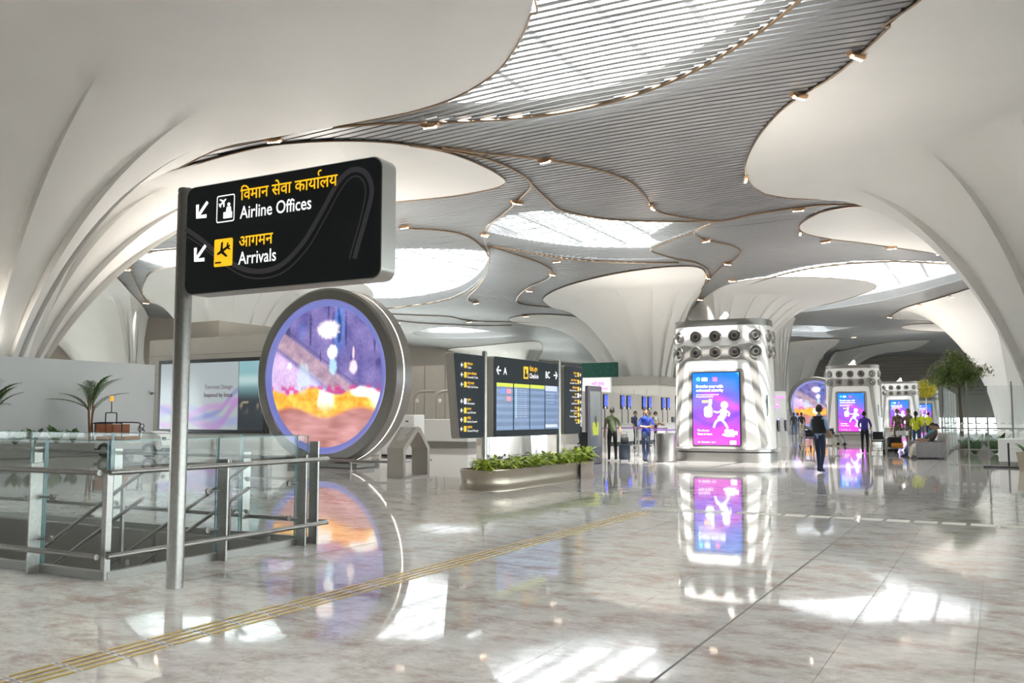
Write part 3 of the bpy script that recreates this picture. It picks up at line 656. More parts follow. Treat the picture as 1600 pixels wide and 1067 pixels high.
for i, x_ in enumerate((-1.43, -.66, .1, .86)):
    sc_ = flat('display', [(x_, 1.2), (x_ + .72, 1.2), (x_ + .72, 2.2), (x_, 2.2)], YF, SB, Q)
    for k in range(6): flat('stripe', [(x_, 1.22 + .155 * k), (x_ + .72, 1.22 + .155 * k), (x_ + .72, 1.29 + .155 * k), (x_, 1.29 + .155 * k)], YF - .005, SB2, sc_, .001)
    if i < 3: flat('header', [(x_, 2.12), (x_ + .72, 2.12), (x_ + .72, 2.2), (x_, 2.2)], YF - .007, HD, sc_, .001)
    if i == 1:
        for k in range(13):
            flat('logo', [(x_ + .05, 1.47 + .049 * k), (x_ + .11, 1.47 + .049 * k), (x_ + .13, 1.5 + .049 * k), (x_ + .07, 1.5 + .049 * k)], YF - .007, mat('board_logo', (.4, .6, .85), .4, emit=(.35, .55, .9), es=.3), sc_, .001)
            text(('6E%d  PNQ  %02d:%02d' % (200 + 37 * k, 9 + k // 3, (k * 17) % 60)) if False else '—  —— — — ——', .05, TX, sc_, (x_ + .17, YF - .009, 1.475 + .049 * k))
    if i == 0:
        for (a, b, m_) in ((.2, 1.98, 'board_blue_logo'), (.45, 1.98, 'board_red_logo'), (.45, 1.82, 'board_red_logo')):
            flat('airline_logo', rrect(.2, .1, .01, 2, x_ + a + .08, b + .05), YF - .007, mat(m_, (.1, .15, .6) if 'blue' in m_ else (.5, .2, .25), .4, emit=(.15, .2, .8) if 'blue' in m_ else (.55, .2, .25), es=.35), sc_, .001)
    if i == 3:
        flat('header', [(x_, 2.08), (x_ + .62, 2.08), (x_ + .62, 2.2), (x_, 2.2)], YF - .007, LAV, sc_, .001)
        for k in range(4): text('— — ———', .07, TX, sc_, (x_ + .05, YF - .009, 2.0 - .07 * k))
        flat('notice_band', [(x_, 1.24), (x_ + .62, 1.24), (x_ + .62, 1.31), (x_, 1.31)], YF - .007, LAV, sc_, .001)
def rows(x0, zs, sgn, m1='hi'):
    for k, z_ in enumerate(zs):
        arrow(x0 if sgn > 0 else x0 + .72, z_ + .03, PI if sgn > 0 else 0, .09, WLET, Q, YF)
        flat('icon_box', rrect(.09, .11, .008, 2, x0 + .13 if sgn > 0 else x0 + .6, z_ + .03), YF, YEL if k != 3 else WLET, Q)
        t = ['शौचालय', 'सुलभ शौचालय', 'शिशु कक्ष', 'सूचना', 'सामान', 'लिफ्ट', 'प्रबंधक', 'लाउंज'][k]; e = ['Toilet', 'Accessible Toilet', 'Baby Care Room', 'Information', 'Lost & Found', 'Airline Counter', 'Terminal Manager', 'Lift'][k]
        al = 'LEFT' if sgn > 0 else 'RIGHT'; xx = x0 + .21 if sgn > 0 else x0 + .52
        text(t, .065, YEL, Q, (xx, YF, z_ + .04), bold=.01, align=al); text(e, .06, WLET, Q, (xx, YF, z_ - .03), align=al)
rows(-2.8, [2.47, 2.28, 2.09, 1.76, 1.58, 1.4, 1.22], 1); rows(2.12, [2.5, 2.32, 2.14, 1.98, 1.82, 1.64, 1.5, 1.34], -1)
# planter under it
N = empty('metal_planter', 'long champagne metal planter under the flight board', 'planter', (-9.3, 18.1, 0), PI / 2)
CHAMP = mat('champagne_metal', (.45, .39, .31), .32, .7)
def stadium(hw, hl, n=14):
    o = []
    for k in range(n + 1): a = -PI / 2 + PI * k / n; o.append((hl - hw + hw * math.cos(a), hw * math.sin(a)))
    for k in range(n + 1): a = PI / 2 + PI * k / n; o.append((-(hl - hw) + hw * math.cos(a), hw * math.sin(a)))
    return o
bm = BM(); rings = []
for off, z_ in ((.03, 0), (.03, .03), (-.0, .09), (-.02, .16), (.0, .3), (.02, .41), (-.01, .43), (-.04, .42), (-.05, .36)):
    rings.append([bm.verts.new((p[0], p[1], z_)) for p in stadium(.55 + off, 2.6 + off)])
for A, Bq in zip(rings, rings[1:]):
    for k in range(len(A)): bm.faces.new((A[k], A[(k + 1) % len(A)], Bq[(k + 1) % len(A)], Bq[k]))
bm.faces.new(rings[-1]); obj('trough', bm, CHAMP, N, smooth=40)
bm = BM(); box(bm, 1.28, 1.295, -.60, -.50, .0, .425); box(bm, 1.28, 1.295, .50, .60, .0, .425); obj('seam', bm, DARK, N)
def leaf(bm, base, d, L, w, droop=.3, n=4):
    base = Vector(base); d = Vector(d).normalized(); side = d.cross(Vector((0, 0, 1))); side = side.normalized() if side.length > 1e-3 else Vector((1, 0, 0)); pl = []
    for k in range(n + 1):
        t = k / n; p = base + d * L * t - Vector((0, 0, 1)) * droop * L * t * t; ww = w * math.sin(PI * min(1., t * .92 + .08)) ** .8 / 2
        pl.append((bm.verts.new(p - side * ww), bm.verts.new(p + side * ww)))
    for a, b in zip(pl, pl[1:]): bm.faces.new((a[0], a[1], b[1], b[0]))
def bush(seed, n, R, h, L, w, up=.5):
    rnd = random.Random(seed); bm = BM()
    for k in range(n):
        a = rnd.uniform(0, 2 * PI); r_ = R * math.sqrt(rnd.random()); e = rnd.uniform(.1, 1.)
        leaf(bm, (r_ * .55 * math.cos(a), r_ * .55 * math.sin(a), h * rnd.uniform(.15, 1)), (math.cos(a + rnd.uniform(-1, 1)), math.sin(a + rnd.uniform(-1, 1)), e * up), L * rnd.uniform(.6, 1.2), w * rnd.uniform(.7, 1.2), rnd.uniform(.1, .6), 3)
    return bm
LIME = mat('lime_leaf', (.50, .62, .07), .5, noise=.35, nscale=9); GRN = mat('green_leaf', (.06, .15, .03), .45, noise=.3, nscale=5); DKL = mat('dark_leaf', (.02, .022, .018), .4); GRN2 = mat('yellowgreen_leaf', (.16, .26, .06), .5, noise=.3, nscale=6)
pm = []
for s_ in range(4):
    b = bush(s_, 90, .28, .22, .2, .075); me = bpy.data.meshes.new('leafy_plant'); b.to_mesh(me); b.free(); me.materials.append(LIME); pm.append(me)
db = bush(9, 60, .22, .22, .16, .055); dme = bpy.data.meshes.new('dark_plant'); db.to_mesh(dme); db.free(); dme.materials.append(DKL)
rnd = random.Random(3)
for i in range(13):
    for j, yy in enumerate((-.36, .0)):
        x_ = -2.4 + i * .4 + .1 * j
        if abs(x_) > 2.25 and j == 0: yy = -.15
        o = obj('leafy_plant', pm[(i + j) % 4], None, None, (-9.3 - yy, 18.1 + x_, .38), rnd.uniform(0, 6)); s_ = rnd.uniform(.85, 1.25) * (1.1 if i > 8 else .9); o.scale = (s_, s_, s_)
        tag(o, 'bright lime green leafy plant in the long planter under the flight board', 'plant', 'lime plants in the long planter')
for i, x_ in enumerate((-1.7, -1.3, -.95, -.6, -.2, .3, 1.4)):
    o = obj('dark_plant', dme, None, None, (-9.68, 18.1 + x_, .4), i * 1.3); tag(o, 'small black leaved plant at the back of the long planter', 'plant', 'dark plants in the long planter')
# info totem
TT = empty('info_totem', 'dark free standing touch screen totem right of the flight board', 'totem', (-11.3, 26.2, 0), PI / 2)
bm = BM(); box(bm, -.55, .55, -.06, .06, 0, 2.45, bev=.03); obj('housing', bm, mat('totem_purple', (.12, .11, .14), .35), TT)
bm = BM(); box(bm, -.6, -.55, -.05, .2, 0, 1.0); obj('side_box', bm, BLACK, TT)
def totem_paint(s, t):
    c = mix((.05, .06, .06), (.16, .18, .18), t)
    x = (s - .5) / .5
    if .28 < t < .50 and abs(x) < .62 - abs(t - .40) * 1.2: c = (.30, .34, .02)
    if t <= .28 and abs(x) < .48: c = (.05, .06, .09)
    if (x * .7) ** 2 + ((t - .53) * 2.3) ** 2 < .022: c = (.02, .02, .02)
    if abs(x - .1) < .1 and .40 < t < .5: c = (.02, .02, .02)
    return c
picture('display', .86, 1.9, 30, 60, totem_paint, TT, (0, -.066, .38), .5, 'totem_picture')
# ---------------------------------------------------------------- air towers
TA, TB, TZ = 1.62, 1.05, 4.7            # half width, half depth, height
def sup(a, b, n=72, e=3.6):
    o = []
    for k in range(n):
        t = 2 * PI * k / n; c, s_ = math.cos(t), math.sin(t); o.append((a * math.copysign(abs(c) ** (2 / e), c), b * math.copysign(abs(s_) ** (2 / e), s_)))
    return o
def tw(z): return 1 - .035 * (z / TZ)
def yfront(x, z, e=3.6):
    k = tw(z); q = min(.999, abs(x) / (TA * k)); return -TB * k * (1 - q ** e) ** (1 / e)
def decal(name, outer, hole, m, parent, off, z0=0):
    pts = [Vector(p) for p in outer]; faces = [list(range(len(outer)))]
    if hole: b0 = len(pts); pts += [Vector(p) for p in hole]; faces.append(list(range(b0, b0 + len(hole))))
    xs = [p[0] for p in outer]; zs = [p[1] for p in outer]; st = .11; x = min(xs) + st / 2
    while x < max(xs):
        z = min(zs) + st / 2
        while z < max(zs): pts.append(Vector((x, z))); z += st
        x += st
    r = delaunay_2d_cdt(pts, [], faces, 0, 1e-5); bm = BM(); vs = [bm.verts.new((p[0], yfront(p[0], p[1]) - off, p[1])) for p in r[0]]
    def ins(poly, c): return any(a <= c[0] <= b for a, b in inside_iv([Vector(q) for q in poly], c[1]))
    for f in r[2]:
        c = sum((r[0][i] for i in f), Vector((0, 0))) / len(f)
        if ins(outer, c) and not (hole and ins(hole, c)):
            fc = bm.faces.new([vs[i] for i in f]); fc.normal_update()
            if fc.normal.y > 0: fc.normal_flip()
    for v in [v for v in bm.verts if not v.link_faces]: bm.verts.remove(v)
    be = [e for e in bm.edges if e.is_boundary]; ret = bmesh.ops.extrude_edge_only(bm, edges=be)
    for v in [g for g in ret['geom'] if isinstance(g, bmesh.types.BMVert)]: v.co.y += off + .02
    return obj(name, bm, m, parent, smooth=30)
def ad_paint(s, t):
    w = .05 * math.sin(s * 6 + 1.2)
    c = mix((.72, .05, .62), (.30, .08, .75), sstep(.0, .55, t + w)); c = mix(c, (.01, .20, .85), sstep(.42, .95, t + w * 1.5))
    b = t - (.60 + .10 * math.sin(s * 4.2 + .3)); c = mix(c, (.75, .08, .70), sstep(.10, .0, abs(b)) * .75 * sstep(-.1, .5, s))
    b2 = t - (.40 - .12 * math.sin(s * 3.6)); c = mix(c, (.12, .05, .75), sstep(.07, .0, abs(b2)) * .6)
    c = mix(c, (.15, .75, .95), sstep(.06, .0, (1 - s) * .8 + (1 - t)) * 1.)
    return c
ADW = mat('ad_white', (.9, .9, .95), .4, emit=(.92, .95, 1), es=.5); ADT = mat('ad_teal', (.1, .6, .8), .4, emit=(.05, .65, .85), es=.5); ADR = mat('ad_red', (.6, .1, .25), .4, emit=(.65, .08, .3), es=.4)
ADY = mat('ad_orange', (.9, .45, .1), .4, emit=(.95, .45, .1), es=.45); ADP = mat('ad_pale', (.7, .85, .92), .4, emit=(.72, .9, .95), es=.5)
LAB_T = ['nearest white air tower with round nozzles and an advertising screen', 'second white air tower, behind the man in the dark vest', 'third white air tower, behind the soldiers', 'fourth and farthest white air tower, beside the tree']
def band(hw0, hw1, z0, z1, r): return rpoly([(-hw0, z0), (hw0, z0), (hw1, z1), (-hw1, z1)], r)
def make_tower():
    T = empty('air_tower', LAB_T[0], 'tower', (-8.2, 30.25, 0), 0, 'white air towers in a row')
    bm = BM(); rings = []
    for z in (.42, 1.2, 2., 2.8, 3.6, 4.2, 4.5): rings.append([bm.verts.new((p[0], p[1], z)) for p in sup(TA * tw(z), TB * tw(z))])
    for A, B in zip(rings, rings[1:]):
        for k in range(len(A)): bm.faces.new((A[k], A[(k + 1) % len(A)], B[(k + 1) % len(A)], B[k]))
    bm.faces.new(rings[0][::-1]); bm.faces.new(rings[-1]); obj('body', bm, WHITE, T, smooth=40)
    def slab(nm, z0, z1, d, m):
        bm = BM(); A = [bm.verts.new((p[0], p[1], z0)) for p in sup(TA * tw(z0) + d, TB * tw(z0) + d)]; B = [bm.verts.new((p[0], p[1], z1)) for p in sup(TA * tw(z1) + d, TB * tw(z1) + d)]
        for k in range(len(A)): bm.faces.new((A[k], A[(k + 1) % len(A)], B[(k + 1) % len(A)], B[k]))
        bm.faces.new(A[::-1]); bm.faces.new(B); return obj(nm, bm, m, T, smooth=40)
    slab('plinth', 0, .30, .03, STEEL); slab('plinth_gap', .30, .34, -.05, DARK); slab('plinth_lip', .34, .42, .05, STEEL); slab('top_cap', 4.5, 4.7, .01, STEEL2)
    GR = mat('nozzle_band_grey', (.33, .315, .295), .4, .2)
    decal('grey_arch', band(1.56, 1.27, .46, 3.88, .18), band(1.42, 1.07, .2, 3.36, .16), GR, T, .012)
    decal('inner_panel', band(1.40, 1.05, .47, 3.34, .16), None, WHITE, T, .03)
    decal('screen_frame', rpoly([(-.95, .44), (.95, .44), (.93, 3.05), (-.93, 3.05)], .14), None, GR, T, .045)
    AD = empty('ad_screen', None, None); AD.parent = T
    y_ = min(yfront(.8, 1.5), yfront(0, 1.5)) - .055
    bm = BM(); prism(bm, rrect(1.62, 2.44, .06, 4, 0, 1.74), y_ - .008, yfront(0, 2) + .3); AD_b = obj('screen_body', bm, BLACK, T); bpy.data.objects.remove(AD); AD = AD_b
    picture('picture', 1.56, 2.38, 26, 40, ad_paint, AD, (0, y_ - .010, .55), .42, 'ad_picture')
    yy = y_ - .016
    def t(b, s, x, z, m=ADW, bold=.02, sx=1.): return text(b, s, m, AD, (x, yy, z), bold=bold, sx=sx)
    t('SBI', .16, -.47, 2.66, bold=.03); t('Breathe easy with', .125, -.66, 2.44, bold=.03); t('enhanced security', .125, -.66, 2.31, bold=.03)
    t('Login to your app seamlessly with', .055, -.66, 2.19); t('Fingerprint Face ID MPIN', .055, -.66, 2.12); t('The all-new', .085, -.64, 1.0, bold=.03); t('Yono is here', .095, -.64, .88, bold=.03)
    t('SBI  ·  Mobile Banking  ·  Search', .045, -.62, .63)
    flat('bank_logo', [(-.58 + .07 * math.cos(a), 2.72 + .07 * math.sin(a)) for a in [i * PI / 9 for i in range(18)]], yy, ADT, AD)
    flat('logo_keyhole', [(-.592, 2.64), (-.568, 2.64), (-.568, 2.72), (-.592, 2.72)], yy - .004, mat('ad_blue', (.02, .2, .8), .4, emit=(.02, .2, .8), es=.5), AD)
    flat('app_badge', rrect(.15, .14, .02, 3, -.02, 2.71), yy, ADR, AD)
    flat('sale_tag', rrect(.2, .08, .02, 2, -.36, 1.98), yy, ADY, AD)
    # plain illustrated figure holding up a big thumb
    flat('figure_head', [(.28 + .12 * math.cos(a), 1.86 + .12 * math.sin(a)) for a in [i * PI / 10 for i in range(20)]], yy, ADP, AD)
    flat_ribbon('figure_body', catmull([(.24, 1.74), (.26, 1.6), (.2, 1.48), (.12, 1.38)], False, 4), .2, yy, ADP, AD)
    for pts, w in (([(.16, 1.4), (.02, 1.34), (-.06, 1.2), (-.08, 1.12)], .07), ([(.16, 1.4), (.26, 1.3), (.34, 1.18), (.38, 1.1)], .07), ([(.3, 1.68), (.44, 1.6), (.4, 1.5)], .055), ([(.2, 1.68), (.05, 1.62), (-.08, 1.66)], .055)):
        flat_ribbon('figure_limb', catmull(pts, False, 4), w, yy - .001, ADP, AD)
    flat('thumb_fist', rrect(.28, .36, .1, 4, -.26, 1.64), yy - .002, ADP, AD); flat_ribbon('thumb', [(-.22, 1.78), (-.19, 1.9), (-.17, 2.06)], .1, yy - .002, ADP, AD)
    flat('device_picture', rrect(.3, .17, .03, 3, .42, .98), yy, ADP, AD); flat('device_picture', rrect(.16, .12, .02, 3, .62, .95), yy - .003, ADW, AD); flat_ribbon('open_hand', [(.2, .9), (.35, .86), (.6, .86)], .06, yy - .003, ADP, AD)
    flat('corner_tag', rrect(.2, .12, .01, 2, .55, .64), yy, ADW, AD)
    # nozzles round the top, two rows
    nz = BM(); lathe(nz, [(.215, 0), (.215, .05), (.19, .075), (.165, .05), (.15, .02), (.12, .05), (.10, .10), (.07, .10), (.07, .05)], 24); nme = bpy.data.meshes.new('nozzle'); nz.to_mesh(nme); nz.free(); nme.materials.append(STEEL); 
    nme.polygons.foreach_set('use_smooth', [True] * len(nme.polygons)); nme.set_sharp_from_angle(angle=.6)
    nb = BM(); lathe(nb, [(.072, .03), (.072, .085), (.05, .095)], 16); bme_ = bpy.data.meshes.new('nozzle_mouth'); nb.to_mesh(bme_); nb.free(); bme_.materials.append(BLACK)
    for z in (4.14, 3.61):
        k = tw(z); out = sup(TA * k, TB * k, 720); L = [0.]
        for a, b in zip(out, out[1:] + out[:1]): L.append(L[-1] + math.hypot(b[0] - a[0], b[1] - a[1]))
        i0 = 540; cnt = 14
        for q in range(cnt):
            s_ = (L[i0] + (q) * L[-1] / cnt) % L[-1]; i = max(j for j in range(720) if L[j] <= s_); a, b = Vector(out[i]), Vector(out[(i + 1) % 720]); d = (b - a).normalized(); nrm = Vector((d.y, -d.x, 0))
            o = obj('nozzle', nme, None, T); o.matrix_local = Matrix.Translation((a.x - nrm.x * .01, a.y - nrm.y * .01, z)) @ nrm.to_track_quat('Z', 'Y').to_matrix().to_4x4()
            obj('nozzle_mouth', bme_, None, o)
    for x_ in (-1.52, 1.53):
        bm = BM(); y2 = yfront(abs(x_), 2) ; box(bm, x_ - .03, x_ + .03, y2 - .02, y2 + .1, 1.5 if x_ > 0 else .9, 2.2, bev=.01); obj('side_slot', bm, mat('slot_glass', (.12, .16, .15), .15), T)
    bm = BM(); box(bm, -.22, .22, -.1, .1, 4.7, 4.8); tube(bm, [(-.05, 0, 4.8), (.15, -.1, 4.98)], .09, 12); obj('uplight', bm, mat('lamp_body', (.8, .8, .78), .4, emit=(1, .97, .9), es=.8), T)
    return T
tower = make_tower()
for k in range(1, 4):
    c = copy_tree(tower); c.location = (-8.2 + .05 * k, 30.25 + 30.2 * k, 0); c['label'] = LAB_T[k]
def uplight(x, y, z, p=900., size=1.2, rot=(PI, 0, 0)):
    l = bpy.data.lights.new('uplight', 'AREA'); l.energy = p; l.size = size; l.color = (1, .93, .84); o = bpy.data.objects.new('uplight', l); COL.objects.link(o); o.location = (x, y, z); o.rotation_euler = rot; return o
for k in range(4): uplight(-8.2 + .05 * k, 30.25 + 30.2 * k, 5.0, UPW * (.5 if k == 0 else .8))

# ---------------------------------------------------------------- copper downlights along the roof edges
fb = BM()
prof = [(-.36, 0), (-.30, -.10), (-.16, -.15), (.16, -.15), (.30, -.10), (.36, 0)]
prism(fb, prof, -.09, .09); fme = bpy.data.meshes.new('housing'); fb.to_mesh(fme); fb.free(); fme.materials.append(COPPER)
lb = BM(); lathe(lb, [(.05, 0), (.05, -.012)], 12); lme = bpy.data.meshes.new('lens'); lb.to_mesh(lme); lb.free(); lme.materials.append(LENS)
def downlight(px, py, ang, where, world=None, p=None):
    x, y = world if world else G(px, py, HZ)
    D = empty('downlight', 'copper edge downlight ' + where, 'ceiling light', (x, y, HZ - .08 + und(x, y)), ang, 'copper downlights along the roof edges')
    obj('housing', fme, None, D)
    for k in range(4): obj('lens', lme, None, D, (-.21 + .14 * k, 0, -.148))
    lamp(D)
def lamp(D):
    l = bpy.data.lights.new('downlight_lamp', 'AREA'); l.energy = DLW; l.size = .3; l.size_y = .08; l.shape = 'RECTANGLE'; l.color = (1, .97, .93); l.spread = math.radians(95); o = bpy.data.objects.new('downlight_lamp', l); COL.objects.link(o); o.parent = D; o.location = (0, 0, -.18)
for px, py, a, w in ((428,209,.25,'above the left part of the black sign'), (672,194,.15,'on the gap above the sign corner'), (1338,80,1.1,'highest on the rim of the right column'), (1248,148,1.0,'second down the rim of the right column'),
 (852,248,-.2,'right of the second oval canopy'), (1165,273,1.9,'at the inward bend of the right column rim'), (1020,315,1.6,'at the middle of the hall ceiling'), (808,311,1.0,'beside the oval canopy tip'), (757,366,1.4,'between the two middle skylights'),
 (632,351,.0,'just right of the black sign end'), (265,360,-.5,'seen left of the sign post, upper one'), (198,422,1.2,'seen left of the sign post, middle one'), (228,470,1.3,'seen left of the sign post, lowest one'), (1247,318,.2,'above the small right oval canopy'),
 (1250,357,1.8,'at the tip of the right oval canopy'), (1103,369,-.4,'left of the winding roof joint'), (1137,411,.9,'at the end of the winding roof joint'), (863,425,1.2,'left of the middle column rim, upper one'), (827,453,.9,'left of the middle column rim, lower one'),
 (744,470,.0,'below the large left skylight'), (870,405,.0,'below the middle skylight'), (1143,437,.8,'above the nearest tower, right one'), (1094,467,.9,'above the nearest tower, left one'), (1106,432,1.4,'on the rim peak of the middle column'),
 (1290,372,-.2,'under the right oval canopy, left one'), (1393,382,-.1,'under the right oval canopy, middle one'), (1470,389,-.1,'under the right oval canopy, right one'), (622,503,.3,'low behind the round screen'), (733,503,.1,'above the flight board, left one'),
 (822,489,.2,'above the flight board, right one'), (1390,494,.8,'at the tip of the far right canopy'), (1334,525,.4,'above the second tower'), (1490,462,.5,'on the rim above the tree, right one'), (1440,474,.5,'on the rim above the tree, left one'), (1218,499,.3,'right of the nearest tower top')):
    downlight(px, py, a, w)
# unseen copies added overhead and behind the camera to light the near floor
k = 0
for x in (-34, -24, -14, -5, 4, 13, 24):
    for y in (-14, -5, 4, 12):
        if (x, y) in ((-34, 12), (-24, 12)): continue
        k += 1; D = obj('downlight', fme, None, CEIL, (x, y, HZ - .08 + und(x, y)), .3 * k)
        for q in range(4): obj('lens', lme, None, D, (-.21 + .14 * q, 0, -.148))
        lamp(D)

# ---------------------------------------------------------------- check-in rows
MON = mat('monitor_blue', (.02, .03, .2), .2, emit=(.03, .06, .75), es=.55)
CK = empty('checkin_island', 'beige check-in island wall with a taupe top band right of the flight board', 'check-in island', (-21.5, 61.7, 0))
bm = BM(); box(bm, -9, 0, 0, 11, 0, 3.75); obj('wall', bm, WALLB, CK)
bm = BM(); box(bm, -9.05, .05, -.05, 11.05, 3.75, 4.38); obj('top_band', bm, FASCIA, CK)
for k in range(3):
    bm = BM(); box(bm, -2.9 + k * .98, -2.9 + k * .98 + .02, -.01, 0, .1, 3.4); obj('panel_joint', bm, DARK, CK)
CKW = empty('white_partition', 'pale partition wall with pink lettering right of the flight board', 'wall panel', (-24.7, 60.4, 0))
bm = BM(); box(bm, -3.4, 0, 0, .25, 0, 4.3); obj('panel', bm, WHITE, CKW)
PINK = mat('pink_letter', (.7, .1, .75), .4, emit=(.75, .15, .85), es=.5)
text('नवी मुंबई', .3, PINK, CKW, (-1.5, -.01, 3.75), bold=.02); text('Navi Mumbai', .24, PINK, CKW, (-1.5, -.01, 3.42), bold=.02)
bm = BM(); box(bm, -32.6, -29.2, 73, 73.2, 3., 6.2)
tag(obj('green_netting', bm, mat('green_net', (.01, .09, .06), .7, noise=.3, nscale=3)), 'dark green construction netting above the check-in partition', 'netting')
labs = ['leftmost', 'second', 'third', 'fourth']
for k in range(4):
    y = 45.9 + 3.58 * k
    D = empty('checkin_desk', 'white check-in desk, %s along the row behind the barrier' % labs[k], 'desk', (-18.2, y, 0), PI / 2, 'check-in desks')
    bm = BM(); box(bm, -1.0, 1.0, -.4, .4, .12, 1.05, bev=.02); obj('body', bm, WHITE, D); bm = BM(); box(bm, -1.02, 1.02, -.45, .42, 1.05, 1.1); obj('top', bm, WALLB, D); bm = BM(); box(bm, -.98, .98, -.36, .38, 0, .12); obj('kick', bm, DARK, D)
    bm = BM(); box(bm, -.9, -.5, .3, .42, 1.1, 1.45); obj('terminal', bm, DARK, D)
    for s_ in (-.5, .5):
        m_ = empty('hanging_monitor', 'blue portrait check-in monitor, %s of the %s pair' % ('left' if s_ < 0 else 'right', labs[k]), 'monitor', (-19.3, y + s_, 0), PI / 2, 'check-in monitors')
        bm = BM(); box(bm, -.27, .27, -.05, .05, 1.9, 2.72, bev=.015); obj('bezel', bm, BLACK, m_); flat('display', rrect(.46, .6, .01, 2, 0, 2.36), -.052, MON, m_)
        flat('number_tag', rrect(.1, .1, .01, 2, .12 * (1 if s_ < 0 else -1), 1.97), -.052, WLET, m_)
        bm = BM(); box(bm, -.03, .03, .0, .06, 0, 1.95); obj('stem', bm, STEEL2, m_)
bm = BM(); box(bm, -20.6, -20.4, 43.5, 60, 0, 2.9); tag(obj('checkin_back_wall', bm, WALLB), 'low beige wall behind the check-in desks', 'wall panel')
# queue barrier
PUR = mat('purple_belt', (.28, .12, .5), .5)
sp = [(-11.6, 31.0), (-10.9, 33.2), (-10.2, 35.4), (-12.4, 36.5), (-14.2, 37.6), (-15.6, 36.2), (-16.6, 38.5)]
sl_ = ['nearest the info totem', 'second from the info totem', 'nearest the steel bin', 'behind the man in the blue tee', 'in the middle of the row', 'left in the second row', 'farthest in the queue']
for k, (x, y) in enumerate(sp):
    D = empty('barrier_post', 'slim steel belt barrier post, ' + sl_[k], 'barrier post', (x, y, 0), 0, 'belt barrier posts')
    bm = BM(); lathe(bm, [(.16, 0), (.16, .015), (.05, .03), (.03, .04), (.03, .93), (.045, .94), (.045, 1.02), (.03, 1.03)], 16); obj('post', bm, STEEL, D, smooth=40)
    if k < len(sp) - 1 and k != 2:
        d = Vector((sp[k + 1][0] - x, sp[k + 1][1] - y)); bm = BM(); n_ = Vector((-d.y, d.x)).normalized() * .003
        a = [bm.verts.new((0 + s_ * n_.x, s_ * n_.y, z)) for s_ in (-1, 1) for z in (.95, 1.0)]; b = [bm.verts.new((d.x + s_ * n_.x, d.y + s_ * n_.y, z)) for s_ in (-1, 1) for z in (.95, 1.0)]
        for q in ((0, 1), (1, 3), (3, 2), (2, 0)): bm.faces.new((a[q[0]], a[q[1]], b[q[1]], b[q[0]]))
        obj('belt', bm, PUR, D)
BN = empty('steel_bin', 'round stainless steel bin left of the nearest air tower', 'bin', (*G(1041, 721), 0))
bm = BM(); lathe(bm, [(.30, 0), (.33, .03), (.36, .9), (.35, .93), (.25, .93), (.24, .86)], 28); obj('drum', bm, STEEL, BN, smooth=35)
# beige wall, hoops and white desk behind the round screen
CW = empty('rear_island_wall', 'pale beige island wall seen right of the giant round screen', 'wall panel', (-26, 40, 0))
bm = BM(); box(bm, -6, 2.6, 0, .4, 0, 4.2); obj('wall', bm, WALLB, CW)
for k in range(6):
    bm = BM(); box(bm, -5 + 1.3 * k, -4.98 + 1.3 * k, -.01, 0, 0, 4.2); obj('panel_joint', bm, DARK, CW)
for k, x_ in enumerate((-26.9, -25.5)):
    H_ = empty('gate_hoop', 'bronze pipe hoop with a small camera, %s one beside the slate sign' % ('left' if k == 0 else 'right'), 'hoop', (x_, 38.8, 0), .2)
    bm = BM(); tube(bm, catmull([(0, 0, 0), (0, 0, 1.8), (0, 0, 2.45), (.2, 0, 2.72), (.6, 0, 2.78), (1.1, 0, 2.78)], False, 5), .07, 10); obj('pipe', bm, BEIGE, H_, smooth=40)
    bm = BM(); lathe(bm, [(.02, 2.2), (.09, 2.24), (.09, 2.36), (.02, 2.4)], 12, (.14, -.02)); obj('camera', bm, WHITE, H_)
WD = empty('white_desk', 'low white service desk behind the left slate sign panel', 'desk', (-24.0, 36.2, 0))
bm = BM(); box(bm, -1.4, 2.2, -.4, .4, .3, 1.35, bev=.03); obj('body', bm, WHITE, WD); bm = BM(); box(bm, -1.38, 2.18, -.38, .38, 0, .3); obj('kick', bm, FASCIA, WD)
flat('poster', rrect(.4, .4, .01, 2, -1.0, 1.0), -.402, mat('pale_poster', (.5, .5, .62), .5), WD)
for k in range(3):
    x, y = -27.6 + .75 * k, 36.2 + .2 * k
    D = empty('office_chair', 'black office chair, %s of three beside the white service desk' % ('leftmost', 'middle', 'rightmost')[k], 'chair', (x, y, 0), .4 * k, 'office chairs')
    bm = BM(); box(bm, -.24, .24, -.24, .24, .44, .5, bev=.02); obj('seat', bm, BLACK, D); bm = BM(); box(bm, -.22, .22, .2, .25, .6, 1.1, bev=.02); obj('backrest', bm, DARK, D); bm = BM(); tube(bm, [(0, 0, .1), (0, 0, .45)], .03, 8); obj('column', bm, STEEL, D)
    for q in range(5):
        bm = BM(); a = 2 * PI * q / 5; tube(bm, [(0, 0, .12), (.28 * math.cos(a), .28 * math.sin(a), .05)], .02, 6); lathe(bm, [(.03, 0), (.03, .05)], 8, (.28 * math.cos(a), .28 * math.sin(a))); obj('leg', bm, BLACK, D)

